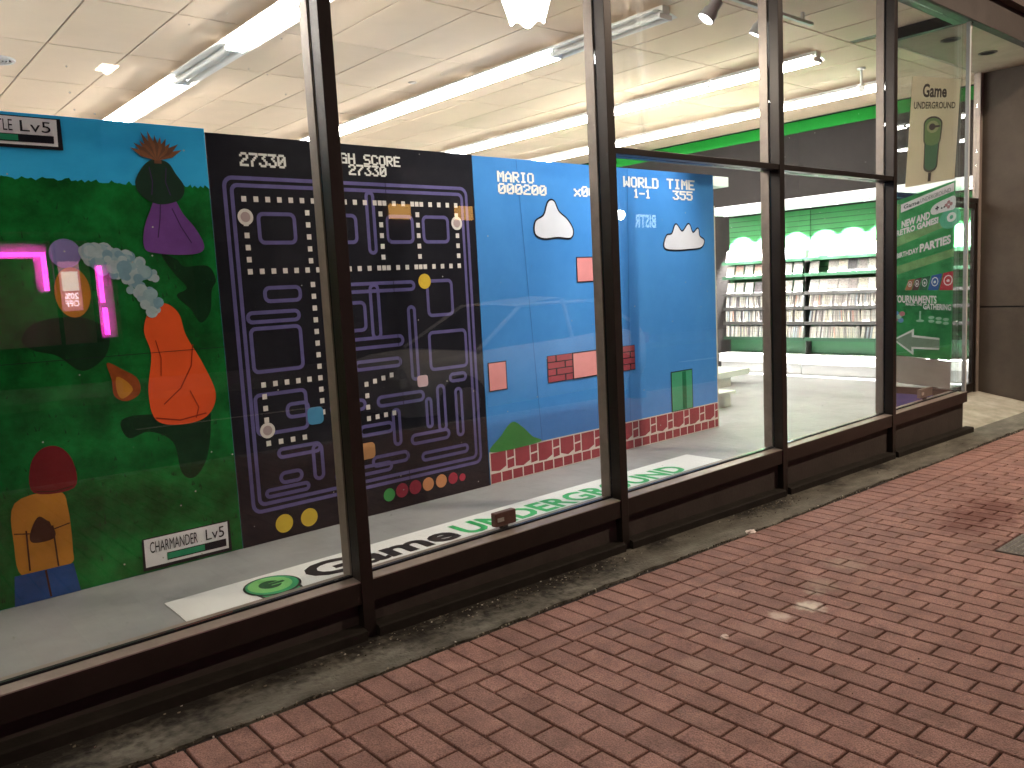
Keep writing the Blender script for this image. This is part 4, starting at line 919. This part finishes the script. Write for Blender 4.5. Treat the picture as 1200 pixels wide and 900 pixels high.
# track with spotlights
t = thing('light_track', 'thin white light track fixed to the ceiling behind the third pane', 'light track', (5.6, .86, 3.23))
TRW = pm('track_white', (.55, .53, .50), .45, .05, 6); TRG = pm('spot_grey', (.42, .40, .40), .45, .06, 6)
mb = MB(); mb.box(4.3, 6.75, .843, .877, 3.215, 3.240, b=.003); mb.build('rail', TRW, t)
for x in (4.5, 5.6, 6.6): MB().box(x - .012, x + .012, .848, .872, 3.2405, ZC - .001).build('bracket', TRW, t)
def track_spot(x, d, label, glow, watt):
    base = Vector((x, .86, 3.214)); t = thing('track_spotlight', label, 'spotlight', base, 'spotlights on the track')
    mb = MB(); mb.tube(base - Vector((0, 0, .001)), base - Vector((0, 0, .03)), .022, 14); mb.tube(base - Vector((0, 0, .03)), base - Vector((0, 0, .075)), .009, 10); mb.build('arm', TRG, t, True)
    d = Vector(d).normalized(); c = base - Vector((0, 0, .10))
    mb = MB(); mb.lathe(c - d * .07, [(0, 0), (.035, .002), (.042, .012), (.044, .08), (.058, .10), (.064, .165), (.060, .170), (.054, .160)], 24, d); mb.build('head', TRG, t, True)
    mb = MB(); mb.lathe(c - d * .07, [(0, .162), (.054, .162)], 24, d); mb.build('lens', em('spot_lens_glow', (1, .97, .95), 22), t)
    L_ = bpy.data.lights.new('spot_beam', 'SPOT'); L_.energy = watt; L_.spot_size = R(70); L_.spot_blend = .8; L_.shadow_soft_size = .04
    lo = bpy.data.objects.new('spot_beam', L_); COL.objects.link(lo); lo.parent = t; lo.location = (c + d * .11) - base; lo.rotation_euler = d.to_track_quat('-Z', 'Y').to_euler()
track_spot(5.335, (-.45, .35, -.75), 'grey track spotlight tilted towards the camera with its glowing lens in view', 1, 70)
track_spot(5.985, (-.18, .45, -.88), 'grey track spotlight pointing almost straight down beside the mullion', 1, 70)

# round air vent and small fittings in the ceiling
vx, vy = 1.50, 5.42
t = thing('ceiling_vent', 'round slotted air vent in the ceiling at the left edge', 'air vent', (vx, vy, ZC))
mb = MB(); mb.lathe((vx, vy, ZC), [(.155, -.001), (.15, -.014), (.125, -.016), (.122, -.004)], 36); mb.build('rim', TRW, t, True)
mb = MB()
for r_ in (.105, .08, .055, .03): mb.lathe((vx, vy, ZC), [(r_, -.004), (r_ - .004, -.015), (r_ - .014, -.017), (r_ - .012, -.006)], 30)
mb.build('cone_ring', TRW, t, True)
mb = MB(); mb.lathe((vx, vy, ZC), [(.0, -.002), (.121, -.003)], 30); mb.build('duct', BLACK, t)
for i, (x, y, lab) in enumerate(((5.05, 4.35, 'small round sprinkler plate on a ceiling tile above the white clouds'), (1.30, 4.25, 'small round sprinkler plate on a ceiling tile near the air vent'))):
    mb = MB(); mb.lathe((x, y, ZC), [(.0, -.012), (.03, -.011), (.045, -.004), (.047, -.001)], 20); tag(mb.build('sprinkler_plate', pm('plate_metal', (.34, .30, .26), .5, .1, 9), loc=(x, y, ZC), smooth=True), lab, 'sprinkler', 'sprinkler plates')
# pale security camera near the corner post
t = thing('security_camera', 'small pale security camera under the ceiling beside the last full mullion', 'camera', (8.9, 1.45, 3.05))
mb = MB(); mb.tube((8.95, 1.5, ZC - .001), (8.95, 1.5, 3.12), .012); mb.lathe((8.95, 1.5, ZC), [(0, -.02), (.04, -.018), (.045, -.001)], 16); mb.build('bracket', WHITE, t, True)
mb = MB(); mb.tube((9.02, 1.53, 3.13), (8.86, 1.45, 3.06), .035, 16); mb.build('body', WHITE, t, True)

# ================================================================== ON THE PAVEMENT
t = thing('inspection_cover', 'grey studded metal cover set in the brick pavement at the right edge', 'metal cover', (4.6, -1.58, ground(4.6, -1.58)))
mb = MB(); zf = lambda x, y: ground(x, y) + .002
MC = pm('galvanised_cover', (.11, .10, .09), .55, .25, 12, .2, 60, metal=.35)
mb.mesh([(x, y, zf(x, y) + dz) for dz in (0, -.03) for x, y in ((GX0 + .01, GY0 + .01), (GX1 - .01, GY0 + .01), (GX1 - .01, GY1 - .01), (GX0 + .01, GY1 - .01))], [(0, 1, 2, 3), (4, 5, 1, 0), (5, 6, 2, 1), (6, 7, 3, 2), (7, 4, 0, 3)])
mb.build('plate', MC, t)
mb = MB()
for i in range(15):
    for j in range(15):
        x, y = GX0 + .025 + i * .0258, GY0 + .025 + j * .0258; a = R(45 if (i + j) % 2 else -45)
        u = Vector((math.cos(a), math.sin(a))) * .010; v = Vector((-math.sin(a), math.cos(a))) * .004
        P = [Vector((x, y)) + k for k in (u, v, -u, -v)]
        mb.mesh([(p.x, p.y, zf(p.x, p.y) + .0005) for p in P] + [(x + (p.x - x) * .5, y + (p.y - y) * .5, zf(x, y) + .004) for p in P], [(0, 1, 5, 4), (1, 2, 6, 5), (2, 3, 7, 6), (3, 0, 4, 7), (4, 5, 6, 7)])
mb.build('studs', pm('stud_metal', (.34, .32, .28), .4, .15, 12, metal=.4), t)
# grit and leaf scraps along the foot of the wall
rd_ = random.Random(17); mb = MB()
def scrap(x, y, s, zofs=.006):
    z = ground(x, y) + zofs; a = rd_.uniform(0, 6.28); n_ = rd_.choice((3, 4, 5)); tilt = rd_.uniform(-.5, .5)
    top = [(x + s * math.cos(a + 6.28 * i / n_) * rd_.uniform(.6, 1.2), y + s * math.sin(a + 6.28 * i / n_) * rd_.uniform(.4, 1.0), z + s * .5 + s * tilt * math.cos(6.28 * i / n_)) for i in range(n_)]
    bot = [(p[0], p[1], z - .004) for p in top]
    mb.mesh(top + bot, [tuple(range(n_))] + [(n_ + i, n_ + (i + 1) % n_, (i + 1) % n_, i) for i in range(n_)], rd_.choices((0, 1, 2), (6, 3, 1))[0])
for i in range(900):
    x = rd_.choice((rd_.gauss(1.9, .35), rd_.gauss(2.6, .3), rd_.uniform(-1, 7.5), rd_.gauss(4.4, .2))); scrap(x, -.04 - abs(rd_.gauss(0, .055)), rd_.uniform(.0015, .006))
for i in range(700): scrap(rd_.uniform(-1, 8.5), -.300 + rd_.gauss(0, .008), rd_.uniform(.002, .006), .0)
for i in range(130): scrap(rd_.uniform(-.5, 7), rd_.uniform(-3.4, -.35), rd_.uniform(.001, .003), .002)
o = mb.build('litter', [pm('grit_dark', (.05, .042, .03), .9, .3, 30), pm('grit_pale', (.22, .19, .14), .9, .3, 30), pm('grit_light', (.5, .47, .40), .9, .2, 30)])
o['kind'] = 'stuff'; o['label'] = 'dark grit and dry leaf scraps along the foot of the shop wall'; o['category'] = 'litter'
for (x, y, s, lab, c) in ((3.90, -.31, .035, 'crumpled pale paper scrap on the joint between the concrete strip and the pavers', (.62, .55, .50)), (2.606, -1.026, .020, 'small pale flattened gum blob on one paver', (.60, .50, .45)), (1.02, -.80, .016, 'tiny pale cigarette end lying on the stretcher row of pavers', (.55, .42, .32))):
    bm = bmesh.new(); bmesh.ops.create_icosphere(bm, subdivisions=2, radius=1); rr = random.Random(int(x * 100))
    for v in bm.verts: v.co = Vector((v.co.x * (1 + rr.uniform(-.35, .35)), v.co.y * .7 * (1 + rr.uniform(-.35, .35)), v.co.z * .28 * (1 + rr.uniform(-.6, .6)))) * s + Vector((x, y, ground(x, y) + s * .2))
    tag(MB().bm(bm).build('paper_scrap' if s > .03 else ('chewing_gum' if s > .018 else 'cigarette_end'), pm('scrap_%s' % ('paper' if s > .03 else 'gum' if s > .018 else 'butt'), c, .8, .1, 30), loc=(x, y, ground(x, y))), lab, 'scrap')

# ================================================================== THE STREET BEHIND THE CAMERA (lights the pavement, shows in the glass)
POLE = pm('lamp_post_metal', (.06, .06, .06), .5, .1, 6, metal=.5)
def street_lamp(x, y, hz, watt, col, label, ax=0., ay=1.2):
    g_ = ground(x, y) - (.0 if y > -4.4 else .0); t = thing('street_lamp', label, 'street lamp', (x, y, g_), 'street lamps')
    mb = MB(); mb.lathe((x, y, g_), [(.13, 0), (.12, .25), (.07, .32)], 16); mb.tube((x, y, g_ + .3), (x, y, hz + .1), .06, 14, .045); mb.build('post', POLE, t, True)
    mb = MB(); mb.tube((x, y, hz + .05), (x + ax, y + ay, hz + .22), .03, 10); mb.build('arm', POLE, t, True)
    hx, hy = x + ax, y + ay
    mb = MB(); mb.box(hx - .16, hx + .16, hy - .22, hy + .30, hz + .17, hz + .27, b=.03); mb.build('head', POLE, t, True)
    MB().box(hx - .12, hx + .12, hy - .16, hy + .24, hz + .155, hz + .1695).build('lens', em('lamp_lens_glow', (1, .86, .68), 25), t)
    L_ = bpy.data.lights.new('lamp_light', 'SPOT'); L_.energy = watt; L_.color = col; L_.shadow_soft_size = .07; L_.spot_size = R(160); L_.spot_blend = .6
    lo = bpy.data.objects.new('lamp_light', L_); COL.objects.link(lo); lo.parent = t; lo.location = (ax, ay, hz + .14 - g_)
street_lamp(8.2, -4.05, 5.2, 1050, (1, .80, .62), 'tall dark street lamp at the kerb to the right of the shop', 0, .6)
street_lamp(-3.5, -4.05, 5.2, 300, (1, .80, .62), 'tall dark street lamp at the kerb to the left of the shop', 0, .6)
street_lamp(4.06, -11.6, 4.7, 40, (1, .92, .84), 'tall dark street lamp across the road opposite the mural', 0, .5)

bd = thing('shop_building', 'dark brick building across the road with a pink-lit window and glowing signs', 'building', (8, -14.1, -.5))
FB = -14.1; WB = pm('street_brick', (.07, .05, .042), .85, .25, 5, .3, 30)
mb = MB()
mb.box(-12, 1.2, -18, FB, -.9, 7); mb.box(4.75, 30, -18, FB, -.9, 7); mb.box(1.201, 4.749, -18, FB, 2.58, 7); mb.box(1.201, 4.749, -18, FB, -.9, .42); mb.build('wall', WB, bd)
mb = MB(); mb.box(1.201, 4.749, -16.2, -16.15, .421, 2.579); wn = mb.build('lit_room', pm('pink_room_wall', (.80, .50, .52), .8, .15, 2), bd)
mb = MB(); PK = em('pink_neon', (1, .05, .62), 17)
NB = MB()
NB.box(4.40, 4.70, -14.40, -14.38, .56, 1.98); NB.box(2.2, 3.37, -14.40, -14.38, 2.12, 2.40); NB.box(3.371, 3.60, -14.40, -14.38, 1.48, 2.40); NB.build('added_glow_board', pm('pale_pink_board', (.85, .62, .80), .6, .1, 3), bd)  # boards added behind the neon to catch its glow as a soft gradient
mb.box(4.42, 4.50, -14.30, -14.27, 1.25, 1.96); mb.box(4.44, 4.53, -14.30, -14.27, .62, 1.15); mb.box(2.3, 3.56, -14.30, -14.27, 2.15, 2.23); mb.box(3.48, 3.56, -14.30, -14.27, 1.52, 2.149)
mb.build('neon_strip', PK, bd)
mb = MB(); mb.box(3.64, 3.70, -14.2, -14.12, .421, 2.579); mb.box(1.201, 4.749, -14.18, -14.12, .421, .48, 0); mb.build('window_frame', POLE, bd)
mb = MB(); mb.box(3.74, 4.10, -14.27, -14.26, 1.12, 2.05, 0); mb.box(3.78, 4.06, -14.2595, -14.2585, 1.50, 1.86, 1); mb.build('window_poster', [em('poster_pink_lit', (1, .35, .55), 1.5), em('poster_pale_lit', (.9, .85, .8), 3.6)], bd)
lt = MB(); put_text(lt, 'OFF', lambda u, v: (4.04 - .24 * u, -14.255, 1.20 + .12 * v), .03); put_text(lt, '20%', lambda u, v: (4.04 - .24 * u, -14.255, 1.34 + .12 * v), .03); lt.build('poster_lettering', em('poster_white_lit', (1, .9, .95), 6.), bd)
lt = MB(); put_text(lt, 'BISTRO', lambda u, v: (21.1 - 1.35 * u, FB + .05, 2.78 + .42 * v), .02); lt.build('sign_lettering', em('sign_white_glow', (.75, .95, 1), 2.2), bd)
for xa, xb in ((11.0, 11.6), (13.0, 13.55)): MB().box(xa, xb, FB + .02, FB + .12, 2.92, 3.28, b=.03).build('lit_sign', em('sign_amber_glow', (1, .50, .12), 2.6), bd)
mb = MB(); mb.lathe((19.2, FB + .22, 3.14), [(0, -.16), (.11, -.12), (.16, 0), (.11, .12), (0, .16)], 16); mb.build('globe_lamp', em('globe_glow', (1, .95, .85), 26), bd, True)
for xa in (6.2, 9.0, 15.5): 
    f_ = MB().box(xa, xa + 1.8, FB + .004, FB + .03, .5, 2.4).build('window', pm('dark_window', (.02, .022, .025), .1, .1, 2), bd)
    MB().box(xa - .06, xa + 1.86, FB + .0305, FB + .07, 2.405, 2.47).build('window_lintel', POLE, f_)

# parked car at the kerb
def make_car(cx, cy, label):
    g_ = ground(cx, cy) - .13; t = thing('parked_car', label, 'car', (cx, cy, g_))
    CP = pm('car_paint', (.50, .50, .52), .25, .04, 3, metal=.0); CG = pm('car_window', (.015, .017, .02), .05, .05, 2); TY = pm('tyre_rubber', (.02, .02, .02), .8, .2, 9); RM = pm('wheel_alloy', (.45, .45, .46), .3, .1, 9, metal=.7)
    st = [(-2.15, .58, .30, .62), (-2.05, .78, .22, .78), (-1.6, .86, .20, .86), (-.8, .88, .20, .90), (.5, .88, .20, .93), (1.4, .86, .20, .98), (2.0, .80, .24, 1.0), (2.2, .66, .34, .92)]
    rows = []
    for x, hw, z0, z1 in st: rows += [(cx + x, cy - hw * .9, g_ + z0), (cx + x, cy - hw, g_ + z0 + .15), (cx + x, cy - hw, g_ + z1 - .14), (cx + x, cy - hw * .88, g_ + z1), (cx + x, cy + hw * .88, g_ + z1), (cx + x, cy + hw, g_ + z1 - .14), (cx + x, cy + hw, g_ + z0 + .15), (cx + x, cy + hw * .9, g_ + z0)]
    n_ = len(st); fs = [(8 * i + j, 8 * i + (j + 1) % 8, 8 * i + 8 + (j + 1) % 8, 8 * i + 8 + j) for i in range(n_ - 1) for j in range(8)] + [tuple(range(8)), tuple(range(8 * n_ - 1, 8 * n_ - 9, -1))]
    b_ = MB(); b_.mesh(rows, fs); b_.build('body', CP, t, True)
    gh = [(-1.05, .76, .90), (-.15, .60, 1.40), (.55, .60, 1.45), (1.25, .58, 1.38), (1.95, .70, .99)]
    rows = []
    for x, hw, z1 in gh: 
        rows += [(cx + x, cy - .78, g_ + .90), (cx + x, cy - hw, g_ + z1), (cx + x, cy + hw, g_ + z1), (cx + x, cy + .78, g_ + .90)]
    fs = [(4 * i + j, 4 * i + j + 1, 4 * i + 5 + j, 4 * i + 4 + j) for i in range(4) for j in range(3)]
    w_ = MB(); w_.mesh(rows, fs); w_.build('windows', CG, t)
    rf = MB(); rows = []
    for x, hw, z1 in [(-.22, .60, 1.385), (.0, .60, 1.425), (.55, .61, 1.462), (1.25, .59, 1.395)]: rows += [(cx + x, cy - hw, g_ + z1), (cx + x, cy, g_ + z1 + .03), (cx + x, cy + hw, g_ + z1)]
    rf.mesh(rows, [(3 * i + j, 3 * i + j + 1, 3 * i + 4 + j, 3 * i + 3 + j) for i in range(3) for j in range(2)])
    for s in (-1, 1):
        for a, b2 in (((-1.05, .785, .90), (-.18, .615, 1.40)), ((.55, .79, .92), (.55, .625, 1.44)), ((1.95, .74, .99), (1.25, .60, 1.385)), ((-.18, .612, 1.395), (1.25, .605, 1.39))):
            rf.tube((cx + a[0], cy + s * a[1], g_ + a[2]), (cx + b2[0], cy + s * b2[1], g_ + b2[2]), .028, 8)
    rf.build('roof', CP, t, True)
    for x in (-1.38, 1.38):
        for s in (-1, 1):
            c = (cx + x, cy + s * .86, g_ + .32)
            wm = MB().lathe((c[0], c[1] - .10, c[2]), [(.19, 0), (.31, .01), (.32, .03), (.32, .17), (.31, .19), (.19, .20)], 28, (0, 1, 0)).build('wheel', TY, t, True)
            MB().lathe((c[0], c[1] - .08, c[2]), [(0, -.004), (.18, -.002), (.195, .02), (.195, .14), (.18, .164), (0, .166)], 20, (0, 1, 0)).build('rim', RM, wm, True)
    for s in (-1, 1):
        MB().box(cx - 2.165, cx - 2.06, cy + s * .62 - .14, cy + s * .62 + .14, g_ + .56, g_ + .68, b=.02).build('headlight', pm('lamp_glass', (.6, .6, .6), .1, .05, 3), t)
        MB().box(cx + 2.10, cx + 2.215, cy + s * .60 - .12, cy + s * .60 + .12, g_ + .72, g_ + .88, b=.02).build('tail_light', pm('lamp_red', (.3, .01, .01), .1, .05, 3), t)
make_car(7.1, -5.45, 'silver grey parked car at the kerb behind the photographer, mirrored in the panes')
